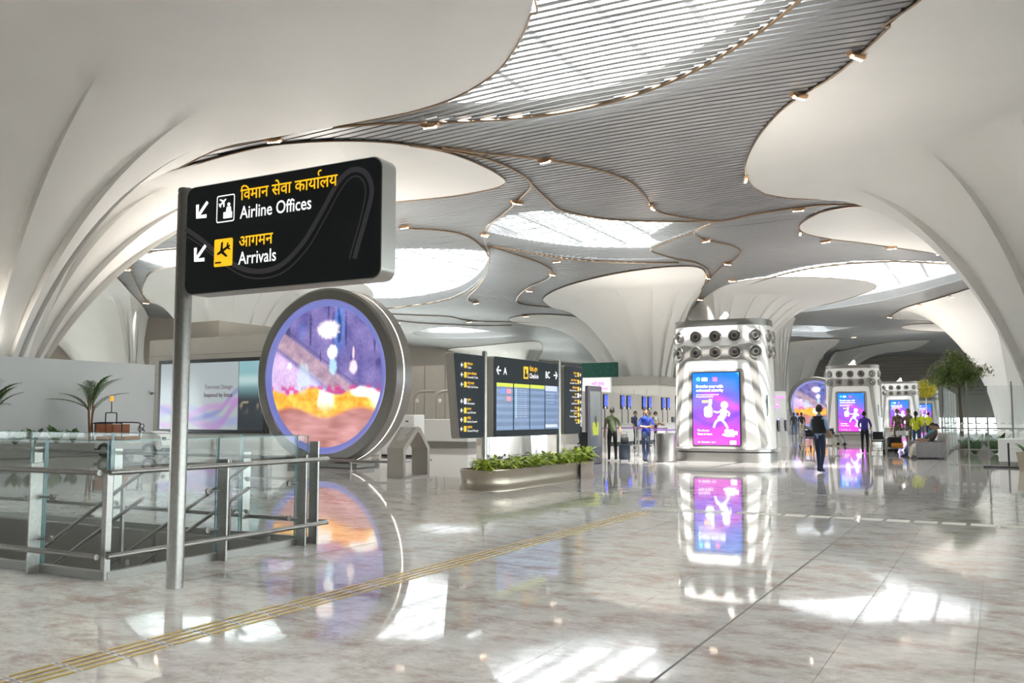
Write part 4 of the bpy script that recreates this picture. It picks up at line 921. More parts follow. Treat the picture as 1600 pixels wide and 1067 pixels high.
# ---------------------------------------------------------------- left: hoarding, island with wall screen
bm = BM(); box(bm, -32.45, -32.3, 6, 26.8, 0, 3.72)
tag(obj('white_hoarding', bm, mat('hoarding_white', (.74, .78, .80), .5)), 'plain white hoarding wall behind the palms at the left', 'wall panel')
dc = empty('dome_camera', 'small white dome camera on the end of the white hoarding', 'camera', (-32.28, 26.55, 2.55))
bm = BM(); box(bm, -.02, .08, -.06, .06, -.02, .05); obj('mount', bm, WHITE, dc); bm = BM(); lathe(bm, [(.02, -.14), (.07, -.11), (.09, -.05), (.09, -.02)], 14, (.14, 0)); obj('dome', bm, STEEL2, dc)
LI = empty('screen_island', 'beige island with a taupe roof box carrying the large wall screen', 'island', (-36.6, 30, 0))
bm = BM(); box(bm, 0, 8.2, 0, 9, 0, 5.2); obj('wall', bm, WALLB, LI)
for k in range(5):
    bm = BM(); box(bm, 0, 8.2, -.008, 0, .8 + .9 * k, .81 + .9 * k); obj('panel_joint', bm, DARK, LI)
bm = BM(); box(bm, -1.5, 1.5, 3, 11, 5.2, 6.4); obj('roof_box', bm, FASCIA, LI)
WS = empty('wall_screen', 'wide wall screen reading terminal design inspired by lotus', 'screen', (-32.1, 29.85, 0))
bm = BM(); box(bm, -3.5, 3.5, -.1, .14, .72, 4.15, bev=.02); obj('frame', bm, BLACK, WS)
SW = mat('screen_white', (.5, .54, .55), .4, emit=(.46, .52, .54), es=.28)
def lotus_paint(s, t):
    c = (.40, .45, .47)
    for (ph, amp, base, w, col) in ((0., .10, .22, .09, (.30, .32, .62)), (1.2, .13, .18, .10, (.42, .16, .55)), (2.4, .10, .26, .06, (.16, .18, .50)), (4.2, .14, .20, .07, (.52, .22, .58))):
        d = t - (base + amp * math.sin(s * 5.2 + ph) + .22 * sstep(.75, 1., s) * (1 if ph > .5 else 0)); c = mix(c, col, sstep(w, w * .3, abs(d)) * .6)
    return c
picture('picture', 5.1, 3.1, 80, 60, lotus_paint, WS, (-.75, -.112, .88), .27, 'lotus_picture')
def night_paint(s, t):
    c = mix((.015, .02, .025), (.14, .26, .28), sstep(.4, .75, t)); c = mix(c, (.35, .42, .4), sstep(.12, .0, abs(t - .72)) * .6)
    if t < .45: c = mix(c, (.22, .18, .12), sstep(.6, .9, vnoise(s * 8, t * 20, 4)) * sstep(.2, .4, t))
    return c
picture('side_picture', 1.55, 3.1, 24, 40, night_paint, WS, (2.6, -.112, .88), .5, 'night_picture')
MAR = mat('maroon_letter', (.16, .03, .09), .5)
text('Terminal Design', .27, MAR, WS, (1.45, -.116, 2.75), align='RIGHT'); text('Inspired by lotus', .27, MAR, WS, (1.45, -.116, 2.38), align='RIGHT', bold=.02); text('bal', .2, MAR, WS, (-1.55, -.116, 3.62), align='RIGHT')
uplight(-36.6, 34, 6.5, UPW * .5); uplight(-33, 31, 5.4, UPW * .3); uplight(-34.5, 20, 3.95, UPW * .3); uplight(-23, 63, 4.6, UPW * .6); uplight(-29.2, 34, 5.4, UPW * 1.2)  # uplights on the left are unseen, added to brighten the petals above

# planting by the hoarding
PT = empty('planter_trough', 'long grey planter trough along the white hoarding', 'planter', (-30.9, 19.8, 0))
bm = BM(); box(bm, -.45, .45, -6.5, 4.6, 0, .5, bev=.03); obj('trough', bm, mat('trough_grey', (.33, .32, .3), .5), PT)
STEM = mat('palm_stem', (.28, .12, .06), .6); WOOD = mat('bark', (.16, .12, .08), .8)
def palm(lab, x, y, z0, h, seed, nf=9):
    rnd = random.Random(seed); Pm = empty('palm', lab, 'palm', (x, y, z0), rnd.uniform(0, 6), 'palms along the hoarding')
    for k in range(4):
        bm = BM(); a = k * 1.7; tube(bm, [(0, 0, 0), (.08 * math.cos(a), .08 * math.sin(a), h * .3), (.16 * math.cos(a), .16 * math.sin(a), h * (.45 + .08 * k))], [.035, .028, .012], 6); obj('stem', bm, STEM, Pm)
    for k in range(nf):
        a = 2 * PI * k / nf + rnd.uniform(-.3, .3); up = rnd.uniform(.7, 2.4) if k % 3 else 4.5; L = h * rnd.uniform(.45, .62); d = Vector((math.cos(a), math.sin(a), up)).normalized()
        b0 = Vector((.06 * math.cos(a), .06 * math.sin(a), h * rnd.uniform(.3, .5))); bm = BM(); pts = []
        for q in range(9): t = q / 8; pts.append(b0 + d * L * t + Vector((math.cos(a), math.sin(a), 0)) * .25 * L * t * t - Vector((0, 0, 1)) * .35 * L * t * t)
        tube(bm, pts, [.012 - .001 * q for q in range(9)], 4)
        side = Vector((-math.sin(a), math.cos(a), 0))
        for q in range(2, 24):
            t = q / 24 * 8; i = min(7, int(t)); p = pts[i].lerp(pts[i + 1], t - i); tg = (pts[i + 1] - pts[i]).normalized(); ll = L * .36 * math.sin(PI * min(1, .15 + q / 28))
            for s_ in (-1, 1): leaf(bm, p, tg * .9 + side * s_ * .75 + Vector((0, 0, .25)), ll, .04, .35, 3)
        obj('frond', bm, GRN, Pm)
    return Pm
palm('palm with drooping fronds at the left picture edge', -30.85, 18.7, .45, 3.1, 5, 11); palm('tall upright palm in the middle of the white hoarding', -30.9, 22.7, .45, 3.4, 8, 10)
def leafy(lab, x, y, z0, h, seed, group):
    rnd = random.Random(seed); Lf = empty('broadleaf_plant', lab, 'plant', (x, y, z0), 0, group)
    for k in range(12):
        bm = BM(); a = rnd.uniform(0, 6.28); leaf(bm, (0, 0, .02), (math.cos(a) * .5, math.sin(a) * .5, rnd.uniform(.5, 1.6)), h * rnd.uniform(.7, 1.1), h * .28, .25, 5); obj('leaf', bm, GRN, Lf)
for k in range(9):
    if k in (2, 7): continue
    leafy(('green broadleaf plant, number %d from the left in the planter along the hoarding' % (k + 1 - (k > 2))).replace('number 1 ', 'first ').replace('number 2 ', 'second ').replace('number 3 ', 'third ').replace('number 4 ', 'fourth ').replace('number 5 ', 'fifth ').replace('number 6 ', 'sixth ').replace('number 7 ', 'seventh ').replace('number 8 ', 'eighth ').replace('number 9 ', 'ninth '), -30.75 + .15 * (k % 2), 17.2 + .78 * k, .48, .75 + .2 * ((k * 7) % 3) / 2, 30 + k, 'broadleaf plants along the hoarding')

# ---------------------------------------------------------------- buggy
BG = empty('electric_buggy', 'white electric buggy with brown seats and an orange beacon', 'buggy', (*C2W(-13.9, 33.2), 0), math.radians(-8) + YAW)
BW = mat('buggy_white', (.78, .78, .76), .3); BR = mat('brown_seat', (.30, .11, .05), .55)
# local: front toward +x
bm = BM(); prism(bm, [(-1.25, .32), (-1.25, .62), (-.2, .62), (.15, .5), (.55, .55), (.62, .95), (.95, .93), (1.3, .78), (1.38, .45), (1.3, .3)], -.58, .58); obj('body', bm, BW, BG, smooth=25)
bm = BM(); box(bm, -1.3, 1.35, -.52, .52, .2, .34); obj('chassis', bm, BLACK, BG)
wm = BM(); M_ = Matrix.Rotation(PI / 2, 4, 'X'); lathe(wm, [(.12, -.1), (.24, -.1), (.27, -.06), (.27, .06), (.24, .1), (.12, .1)], 20, M=M_); wme = bpy.data.meshes.new('wheel'); wm.to_mesh(wme); wm.free(); wme.materials.append(RUBBER)
hm = BM(); lathe(hm, [(.13, -.105), (.05, -.115), (.05, .115), (.13, .105)], 14, M=M_); hme = bpy.data.meshes.new('hub'); hm.to_mesh(hme); hm.free(); hme.materials.append(STEEL)
for x_ in (-.85, .88):
    for y_ in (-.55, .55): w_ = obj('wheel', wme, None, BG, (x_, y_, .27)); obj('hub', hme, None, w_)
for x_ in (-.35, -1.0):
    bm = BM(); box(bm, x_ - .24, x_ + .24, -.55, .55, .62, .76, bev=.03); obj('seat', bm, BR, BG)
    for y_ in (-.28, .28):
        bm = BM(); box(bm, x_ - .3, x_ - .2, y_ - .25, y_ + .25, .8, 1.2, bev=.03); obj('seat_back', bm, BR, BG)
bm = BM(); box(bm, -1.34, -1.3, -.5, .5, .8, 1.25, bev=.01); obj('rear_panel', bm, BLACK, BG)
for y_ in (-.6, .6):
    bm = BM(); tube(bm, catmull([(-1.3, y_, .6), (-1.35, y_, 1.1), (-1.25, y_, 1.25), (-.3, y_, 1.25), (-.2, y_, 1.15), (-.2, y_, .7)], False, 4), .022, 8); obj('side_rail', bm, BLACK, BG)
bm = BM(); tube(bm, catmull([(-1.0, -.35, 1.2), (-1.0, -.35, 1.55), (-1.0, -.28, 1.62), (-1.0, .28, 1.62), (-1.0, .35, 1.55), (-1.0, .35, 1.2)], False, 4), .022, 8); obj('roll_bar', bm, BLACK, BG)
bm = BM(); tube(bm, [(-1.0, 0, 1.62), (-1.0, 0, 2.05)], .018, 8); obj('beacon_mast', bm, BLACK, BG)
bm = BM(); lathe(bm, [(.06, 2.05), (.06, 2.2), (.05, 2.24), (.02, 2.25)], 12, (-1.0, 0)); obj('beacon', bm, mat('beacon_orange', (.9, .3, .02), .3, emit=(1, .35, .02), es=.3), BG)
for y_ in (-.38, .38):
    bm = BM(); box(bm, 1.27, 1.36, y_ - .12, y_ + .12, .62, .74, bev=.02); obj('headlamp', bm, DARK, BG)
bm = BM(); tube(bm, [(.55, -.25, .9), (.35, -.25, 1.08)], .02, 8); tube(bm, [(.35 + .08 * math.sin(t) * .6, -.25 + .17 * math.cos(t), 1.08 + .17 * math.sin(t) * .8) for t in [i * PI / 8 for i in range(16)]], .015, 6, True); obj('steering_wheel', bm, BLACK, BG)

# ---------------------------------------------------------------- right: glass enclosure, tree, podium
GE = empty('glass_enclosure', 'glass enclosure with steel posts and low rail round the indoor tree', 'enclosure', (-1.9, 37, 0))
def pane(x0, x1, y0, y1):
    bm = BM(); box(bm, min(x0, x1) - .006, max(x0, x1) + .006, min(y0, y1) - .006, max(y0, y1) + .006, .1, 2.6); g = obj('glass_pane', bm, GLASS2, GE)
    bm = BM(); box(bm, x0 - .012, x0 + .012, y0 - .012, y0 + .012, .1, 2.6); obj('pane_edge', bm, GEDGE, g)
fx = [0, .86, 1.5, 2.3, 3.2, 4.2]; fy = [0, 2.6, 5.2, 7.8, 10.4, 13]
for a, b in zip(fx, fx[1:]): pane(a + .02, b - .02, 0, 0)
for a, b in zip(fy, fy[1:]): pane(0, 0, a + .02, b - .02); pane(4.2, 4.2, a + .02, b - .02)
for a in fx: bm = BM(); box(bm, a - .025, a + .025, -.06, -.02, 0, 2.75 if a in (.86, 2.3) else 2.6); obj('post', bm, STEEL, GE)
for a in fy[1:]: bm = BM(); box(bm, -.06, -.02, a - .025, a + .025, 0, 2.6); obj('post', bm, STEEL, GE)
for z_ in (.28, 1.05):
    bm = BM(); tube(bm, [(-.12, 13, z_), (-.12, -.12, z_), (4.2, -.12, z_)], .025, 8); obj('rail', bm, STEEL, GE)
# small pale frosted dots on the glass
bm = BM()
for z_ in (.95, 1.2):
    for k in range(16): box(bm, .1 + k * .26, .24 + k * .26, -.0075, -.0065, z_, z_ + .06)
tag(obj('frosted_dots', bm, mat('frost', (.8, .85, .85), .6), GE), kind='stuff')
TRX, TRY = C2W(20.0, 40.0)
TR_ = empty('indoor_tree', 'leafy green indoor tree rising above the glass enclosure', 'tree', (TRX, TRY, 0))
bm = BM(); tube(bm, [(0, 0, 0), (.03, 0, 1.2), (0, .02, 2.4), (0, 0, 3.2)], [.10, .08, .07, .05], 10); obj('trunk', bm, WOOD, TR_)
rnd = random.Random(21); ends = []
for k in range(26):
    a = rnd.uniform(0, 2 * PI); e = rnd.uniform(.15, 1.4); L = rnd.uniform(.7, 1.25); b0 = Vector((0, 0, rnd.uniform(2.6, 3.3))); d = Vector((math.cos(a) * math.cos(e), math.sin(a) * math.cos(e), math.sin(e))); m_ = b0 + d * L * .5 + Vector((0, 0, .08)); e_ = b0 + d * L
    bm = BM(); tube(bm, [b0, m_, e_], [.025, .015, .006], 5); obj('branch', bm, WOOD, TR_); ends += [m_, e_, m_.lerp(e_, .5)]
bm = BM()
for k in range(6500):
    c = rnd.choice(ends) + Vector((rnd.gauss(0, .17), rnd.gauss(0, .17), rnd.gauss(0, .13))); a = rnd.uniform(0, 6.28)
    leaf(bm, c, (math.cos(a), math.sin(a), rnd.uniform(-.7, .3)), rnd.uniform(.14, .24), .055, .3, 2)
tag(obj('leaves', bm, mat('tree_leaf', (.24, .32, .10), .5, noise=.35, nscale=4), TR_), kind='stuff')
for k, (x, y, h) in enumerate(((-.9, 39.2, 1.1), (-.2, 40.5, 1.3), (.7, 39.5, .8), (1.5, 41, .9), (-1.2, 42, .9))):
    leafy('green leafy plant inside the glass enclosure, ' + ('nearest the corner', 'tallest, in the middle', 'low, right of the middle', 'at the right end', 'farthest back')[k], x, y, 0, h, 60 + k, 'plants inside the glass enclosure')
PO = empty('white_podium', 'white podium box at the right edge beside the potted plant', 'podium', (.28, 31.3, 0))
bm = BM(); box(bm, -.36, .36, -.3, .3, .12, .82, bev=.025); obj('body', bm, WHITE, PO); bm = BM(); box(bm, -.35, .35, -.29, .29, 0, .12); obj('base', bm, STEEL, PO)
SG = empty('sign_stand', 'thin black stand on a flat base in front of the white podium', 'stand', (.02, 29.9, 0))
bm = BM(); box(bm, -.5, .45, -.2, .2, 0, .05, bev=.01); obj('base', bm, BLACK, SG); bm = BM(); box(bm, .14, .19, -.03, .0, .05, .72); obj('upright', bm, BLACK, SG)
PP = empty('potted_palm', 'potted palm in a square beige pot at the right picture edge', 'potted plant', (.62, 28.2, 0))
bm = BM(); A = [bm.verts.new((a * .2, b * .2, 0)) for a, b in ((-1, -1), (1, -1), (1, 1), (-1, 1))]; B = [bm.verts.new((a * .27, b * .27, .52)) for a, b in ((-1, -1), (1, -1), (1, 1), (-1, 1))]
for i in range(4): bm.faces.new((A[i], A[(i + 1) % 4], B[(i + 1) % 4], B[i]))
bm.faces.new(A[::-1]); bm.faces.new(B); obj('pot', bm, mat('sand_pot', (.45, .38, .28), .6), PP)
rnd = random.Random(77)
for k in range(30):
    bm = BM(); a = rnd.uniform(0, 6.28); leaf(bm, (.05 * math.cos(a), .05 * math.sin(a), .5), (math.cos(a) * .7, math.sin(a) * .7, rnd.uniform(.5, 1.5)), rnd.uniform(.5, .85), .05, .5, 4); obj('leaf', bm, GRN, PP)
# self service kiosks and purple sign wall behind the nearest tower
for k, (px, py) in enumerate(((1212, 698), (1224, 697))):
    x, y = G(px, py); D = empty('service_kiosk', 'white self-service kiosk with blue light edge, %s right of the nearest tower' % ('nearer one' if k == 0 else 'farther one'), 'kiosk', (x, y, 0), 0, 'self-service kiosks')
    bm = BM(); prism(bm, [(-.25, 0), (-.3, .6), (-.12, 1.4), (.02, 1.42), (.18, .6), (.2, 0)], -.3, .3); obj('body', bm, WHITE, D)
    bm = BM(); tube(bm, [(-.31, -.31, .62), (-.13, -.31, 1.4)], .02, 6); obj('light_edge', bm, mat('blue_edge', (.2, .2, .9), .4, emit=(.25, .25, 1), es=1.), D)
    bm = BM(); box(bm, .12, .2, -.22, .22, .75, 1.3); obj('display', bm, BLACK, D)
PWX, PWY = C2W(22.3, 76)
PW = empty('purple_sign_wall', 'white wall with purple lettering right of the nearest air tower', 'sign wall', (PWX, PWY, 0), YAW)
bm = BM(); box(bm, -1.1, .95, 0, .3, 0, 3.6); obj('panel', bm, WHITE, PW)
text('Navi Mumbai', .3, PINK, PW, (-.8, -.01, 3.0), bold=.02); text('Airport', .3, PINK, PW, (-.6, -.01, 2.6), bold=.02); text('नवी मुंबई', .26, PINK, PW, (-.5, -.01, 2.2), bold=.02)
YB = empty('yellow_globe', 'yellow woven globe lantern above the third air tower', 'lantern', (*C2W(48.5, 105), 0))
bm = BM(); lathe(bm, [(.3, 3.6), (1.0, 4.0), (1.25, 4.7), (1.0, 5.4), (.3, 5.8)], 16); obj('globe', bm, mat('yellow_weave', (.6, .5, .03), .6, noise=.4, nscale=4), YB); bm = BM(); tube(bm, [(0, 0, 0), (0, 0, 3.6)], .06, 8); obj('stem', bm, STEEL, YB)
# ---------------------------------------------------------------- people
SKIN = mat('skin_brown', (.33, .18, .11), .55); HAIR = mat('black_hair', (.012, .01, .01), .6)
EYEM = mat('eye_white', (.75, .72, .7), .4)
def segd(c, g):
    d = g[1] - g[0]; t = max(0., min(1., (c - g[0]).dot(d) / max(1e-9, d.length_squared)))
    return (c - (g[0] + d * t)).length - g[3] * .8
def person(lab, loc, rz, pose, cols, h=1.72, hair='short', hat=None):
    """one continuous skinned body; local front is -y. pose: dict of joint overrides (metres at 1.72 m)"""
    J = dict(pelvis=(0, 0, .95), waist=(0, 0, 1.10), chest=(0, -.005, 1.30), nb=(0, .01, 1.47), nt=(0, 0, 1.545),
             shL=(.175, .0, 1.42), elL=(.23, .03, 1.14), wrL=(.25, -.05, .90), shR=(-.175, .0, 1.42), elR=(-.23, .03, 1.14), wrR=(-.25, -.05, .90),
             hiL=(.09, 0, .90), knL=(.10, -.02, .50), anL=(.10, .03, .085), hiR=(-.09, 0, .90), knR=(-.10, -.02, .50), anR=(-.10, .03, .085))
    J.update(pose); R = dict(pelvis=(.155, .115), waist=(.14, .105), chest=(.165, .115), nb=(.07, .065), nt=(.055, .055), sh=(.068, .068), el=(.045, .045), wr=(.032, .028), hi=(.09, .09), kn=(.06, .06), an=(.042, .045))
    if 'build' in pose: pass
    J = {k: Vector(v) for k, v in J.items() if k not in ('look', 'toe', 'build')}
    bm = bmesh.new(); sk = bm.verts.layers.skin.verify(); V = {}; segs = []
    def add(k, p, r): v = bm.verts.new(p); v[sk].radius = r; V[k] = v; return v
    for k, p in J.items(): add(k, p, R[k if k in R else k[:2]])
    V['pelvis'][sk].use_root = True
    up, lo, sh, sk_ = 0, 1, 2, 3                                   # material slots: shirt, trousers, shoes, skin
    def link(a, b, m): bm.edges.new((V[a], V[b])); segs.append((V[a].co.copy(), V[b].co.copy(), m, max(V[a][sk].radius[0], V[b][sk].radius[0])))
    link('pelvis', 'waist', up); link('waist', 'chest', up); link('chest', 'nb', up); link('nb', 'nt', sk_)
    for s in 'LR':
        link('chest', 'sh' + s, up); link('sh' + s, 'el' + s, up); link('el' + s, 'wr' + s, sk_ if pose.get('build') != 'long' else up)
        e, w = J['el' + s], J['wr' + s]; d = (w - e).normalized(); sd = 1 if s == 'L' else -1
        ax = d.cross(Vector((0, 1, 0))); ax = ax.normalized() if ax.length > .1 else Vector((1, 0, 0)); nrm = ax.cross(d)
        add('pm' + s, w + d * .055, (.036, .02)); link('wr' + s, 'pm' + s, sk_)
        for q in range(4):
            o = (q - 1.5) * .019; l = (.062, .075, .08, .068)[q]; a = add('f%d%s' % (q, s), w + d * (.085) + nrm * o, (.0095, .0095)); link('pm' + s, 'f%d%s' % (q, s), sk_)
            add('g%d%s' % (q, s), w + d * (.085 + l * .55) + nrm * o + ax * .012 * sd, (.008, .008)); link('f%d%s' % (q, s), 'g%d%s' % (q, s), sk_)
            add('h%d%s' % (q, s), w + d * (.085 + l * .85) + nrm * o + ax * .034 * sd, (.0065, .0065)); link('g%d%s' % (q, s), 'h%d%s' % (q, s), sk_)
        add('t0' + s, w + d * .04 + nrm * -.04, (.011, .011)); link('wr' + s, 't0' + s, sk_); add('t1' + s, w + d * .085 + nrm * -.055, (.009, .009)); link('t0' + s, 't1' + s, sk_)
        link('pelvis', 'hi' + s, lo); link('hi' + s, 'kn' + s, lo); link('kn' + s, 'an' + s, lo)
        an = J['an' + s]; kn = J['kn' + s]; f = Vector((0, -1, 0)) if 'toe' not in pose else Vector(pose['toe']); add('to' + s, an + f * .17 - Vector((0, 0, .04)), (.045, .032)); link('an' + s, 'to' + s, sh)
        add('he' + s, an - f * .05 - Vector((0, 0, .045)), (.038, .035)); link('an' + s, 'he' + s, sh)
    me = bpy.data.meshes.new('body'); bm.to_mesh(me); bm.free(); tmp = bpy.data.objects.new('tmp', me); COL.objects.link(tmp)
    tmp.modifiers.new('s', 'SKIN').use_smooth_shade = True; tmp.modifiers.new('d', 'SUBSURF').levels = 1
    dg = bpy.context.evaluated_depsgraph_get(); m2 = bpy.data.meshes.new_from_object(tmp.evaluated_get(dg)); bpy.data.objects.remove(tmp)
    # head: skull, jaw, nose, ears, joined to the same mesh
    look = pose.get('look', 0.); hm = bmesh.new(); hm.from_mesh(m2); nt = J['nt']; base = len(hm.verts)
    Mh = Matrix.Translation(nt + Vector((0, -.015, .10))) @ Matrix.Rotation(look, 4, 'Z')
    r = bmesh.ops.create_uvsphere(hm, u_segments=16, v_segments=12, radius=1.)
    for v in r['verts']:
        x, y, z = v.co; w = .078 * (1 - .22 * max(0, -z)); v.co = Mh @ Vector((x * w, y * .098 - (.012 if (y < 0 and z < 0) else 0), z * .118))
    for (p, s_) in (((0, -.1, -.01), (.014, .022, .028)), ((.078, .01, -.01), (.012, .022, .034)), ((-.078, .01, -.01), (.012, .022, .034)), ((0, -.092, -.055), (.028, .012, .009))):
        r = bmesh.ops.create_uvsphere(hm, u_segments=8, v_segments=6, radius=1.)
        for v in r['verts']: v.co = Mh @ (Vector(p) + Vector((v.co.x * s_[0], v.co.y * s_[1], v.co.z * s_[2])))
    hm.normal_update()
    body = bpy.data.meshes.new('body'); nb_ = len(m2.polygons); 
    hm.faces.ensure_lookup_table()
    for f in hm.faces:
        f.smooth = True; c = f.calc_center_median()
        if f.index >= nb_: f.material_index = 3; continue
        best = min(segs, key=lambda g: segd(c, g))
        f.material_index = best[2]
        if best[2] == 0 and c.z < J['pelvis'].z - .05: f.material_index = 1
    hm.to_mesh(body); hm.free()
    k = h / 1.72
    P_ = empty('person', lab, 'person', loc, rz); P_.scale = (k, k, k)
    obj('body', body, [cols[0], cols[1], cols[2], cols[3] if len(cols) > 3 else SKIN], P_)
    # hair cap
    hb = BM(); r = bmesh.ops.create_uvsphere(hb, u_segments=16, v_segments=12, radius=1.)
    dele = []
    for v in r['verts']:
        x, y, z = v.co
        if z < (-.55 if y > .25 else -.1 if y > 0 else .35 - .3 * abs(x)): dele.append(v)
    bmesh.ops.delete(hb, geom=dele, context='VERTS')
    for v in hb.verts: v.co = Mh @ Vector((v.co.x * .088, v.co.y * .108 + .004, v.co.z * .128))
    obj('hair', hb, hat or HAIR, P_, smooth=60)
    if hair == 'pony':
        hb = BM(); tube(hb, [Mh @ Vector(p) for p in ((0, .09, .04), (0, .14, -.02), (0, .13, -.16), (0, .11, -.30))], [.03, .035, .03, .01], 8); obj('ponytail', hb, HAIR, P_, smooth=60)
    for s_ in (-.03, .03):
        eb = BM(); r = bmesh.ops.create_uvsphere(eb, u_segments=6, v_segments=5, radius=1.)
        for v in r['verts']: v.co = Mh @ (Vector((s_, -.094, .012)) + Vector((v.co.x * .012, v.co.y * .006, v.co.z * .006)))
        obj('eye', eb, DARK, P_)
    return P_
def cloth(n, c): return mat('cloth_' + n, c, .8, noise=.12, nscale=14)
NAVY = cloth('navy', (.02, .03, .07)); JEAN = cloth('jeans', (.05, .09, .2)); BLK = cloth('black', (.015, .015, .018)); OLIVE = cloth('olive', (.10, .12, .06)); ROYAL = cloth('royal', (.02, .05, .35)); SKYB = cloth('skyblue', (.28, .40, .62)); HIVIS = cloth('hivis', (.62, .68, .02)); SHOE = mat('shoe', (.02, .02, .022), .5)
CAMO = mat('camouflage', (.16, .13, .08), .8, noise=.6, nscale=9); TAN = cloth('tan', (.42, .35, .25)); CRM = cloth('cream', (.6, .55, .47)); PURP = cloth('purpleblue', (.05, .04, .28)); WHT = cloth('white', (.65, .65, .66)); TEAL = cloth('teal', (.04, .2, .2))
WALK = dict(knL=(.10, -.16, .52), anL=(.10, -.26, .10), hiL=(.09, -.02, .90), knR=(-.10, .04, .50), anR=(-.10, .26, .13), elL=(.24, .10, 1.15), wrL=(.25, .10, .92), elR=(-.24, -.04, 1.15), wrR=(-.24, -.2, .95))
WALK2 = dict(knL=(.10, -.08, .51), anL=(.10, -.10, .085), knR=(-.10, .0, .50), anR=(-.10, .14, .10))
FOLD = dict(elL=(.26, -.04, 1.17), wrL=(.02, -.22, 1.16), elR=(-.26, -.04, 1.17), wrR=(.06, -.24, 1.13), knL=(.03, -.06, .5), anL=(-.04, -.04, .085), anR=(-.06, .04, .085))
RCH = dict(elR=(-.25, -.12, 1.15), wrR=(-.2, -.36, 1.05), elL=(.25, -.12, 1.15), wrL=(.2, -.36, 1.05))
def pxp(px, py): x, y = G(px, py); return (x, y, 0)
# facing: rz = YAW + PI faces away from the camera, YAW faces it
mv = person('man in light blue shirt and dark vest walking across the right floor', pxp(1282, 739), YAW + 2.2, dict(WALK2, elR=(-.25, .02, 1.15), wrR=(-.2, -.18, 1.0), elL=(.25, .02, 1.15), wrL=(.16, -.2, 1.0), look=.5), (SKYB, NAVY, SHOE), 1.76)
bm = BM()
for z0, z1, w, d in ((1.02, 1.2, .168, .135), (1.2, 1.38, .185, .145), (1.38, 1.47, .15, .12)):
    A = [bm.verts.new((p[0], p[1], z0)) for p in sup(w, d, 20, 2.6)]; B = [bm.verts.new((p[0] * (.95 if z1 > 1.4 else 1.03), p[1], z1)) for p in sup(w, d, 20, 2.6)]
    for i in range(20): bm.faces.new((A[i], A[(i + 1) % 20], B[(i + 1) % 20], B[i]))
obj('vest', bm, BLK, mv, smooth=50)
bm = BM(); box(bm, -.17, .17, -.29, -.27, .92, 1.1); tag(obj('paper_folder', bm, TAN, None, mv.location), 'tan folder held by the man in the dark vest', 'folder'); bpy.data.objects['paper_folder'].rotation_euler = mv.rotation_euler
gs = person('man in olive green shirt walking away towards check-in', pxp(957, 720), YAW + PI, dict(WALK2, elR=(-.24, .06, 1.15), wrR=(-.27, .14, .95)), (OLIVE, BLK, SHOE), 1.76)
bt = person('man in royal blue tee with folded arms facing the camera', pxp(1010, 722), YAW + .25, dict(FOLD, look=-.2), (ROYAL, NAVY, SHOE), 1.72)
person('attendant in blue polo and black trousers behind a wheelchair', pxp(1352, 708), YAW + PI - .5, RCH, (PURP, BLK, SHOE), 1.66)
person('woman in a bright yellow top with a ponytail', pxp(1433, 707), YAW + PI - .6, dict(elL=(.24, -.1, 1.16), wrL=(.2, -.34, 1.04)), (HIVIS, JEAN, SHOE), 1.66, 'pony')
person('soldier in camouflage left of the yellow topped woman', pxp(1404, 703), YAW + PI, WALK2, (CAMO, CAMO, SHOE), 1.78, hat=CAMO)
person('soldier in camouflage directly behind the yellow topped woman', pxp(1421, 701), YAW + PI + .4, dict(RCH, build='long'), (CAMO, CAMO, SHOE), 1.8, hat=CAMO)
SIT = dict(pelvis=(0, .0, .55), waist=(0, .12, .68), chest=(0, .24, .86), nb=(0, .33, 1.0), nt=(0, .34, 1.07), shL=(.17, .26, .96), shR=(-.17, .26, .96), elL=(.24, .06, .74), wrL=(.14, -.14, .68), elR=(-.24, .06, .74), wrR=(-.14, -.14, .68), hiL=(.09, -.04, .52), hiR=(-.09, -.04, .52), knL=(.12, -.44, .55), knR=(-.12, -.44, .53), anL=(.12, -.62, .10), anR=(-.12, -.56, .10))
ac = pxp(1449, 716)
person('person in dark clothes reclining in the grey armchair', (ac[0], ac[1], -.06), -PI / 2 + .35, SIT, (cloth('plum', (.05, .035, .04)), CRM, SHOE), 1.72)
person('seated person in teal behind the reclining one', (ac[0] - .2, ac[1] + 1.25, -.06), -PI / 2, SIT, (TEAL, JEAN, SHOE), 1.75)
person('worker in hi-vis vest left of the fourth air tower screen', pxp(1441, 689), YAW + PI, {}, (HIVIS, JEAN, SHOE), 1.72, hat=WHT)
person('worker in hi-vis jacket right of the fourth air tower screen', pxp(1452, 688), YAW + 2.2, {}, (HIVIS, NAVY, SHOE), 1.7)
person('traveller in beige shirt at the check-in desks by the steel bin', (-16.7, 47.3, 0), PI / 2 + .3, RCH, (CRM, BLK, SHOE), 1.72)
person('traveller in black beside the one in beige shirt', (-17.0, 48.1, 0), PI / 2, RCH, (BLK, NAVY, SHOE), 1.7)
person('traveller in navy at the middle check-in desk', (-16.6, 43.9, 0), PI / 2, {}, (NAVY, BLK, SHOE), 1.72)
person('clerk in white behind the leftmost check-in desk', (-19.4, 43.2, 0), -PI / 2, {}, (WHT, NAVY, SHOE), 1.68)
person('traveller with grey cap near the third check-in desk', (-16.4, 45.4, 0), PI / 2 + .5, RCH, (TAN, JEAN, SHOE), 1.74, hat=cloth('greycap', (.3, .3, .3)))
fx_ = [(1241, 681, BLK, JEAN, 'in black, leftmost'), (1247, 680, SKYB, JEAN, 'in pale blue, middle'), (1253, 683, BLK, TAN, 'in black and tan, rightmost')]
for px, py, a, b, w in fx_: person('distant traveller %s of three left of the ring screen' % w, pxp(px, py), YAW + PI, WALK2, (a, b, SHOE), 1.72)

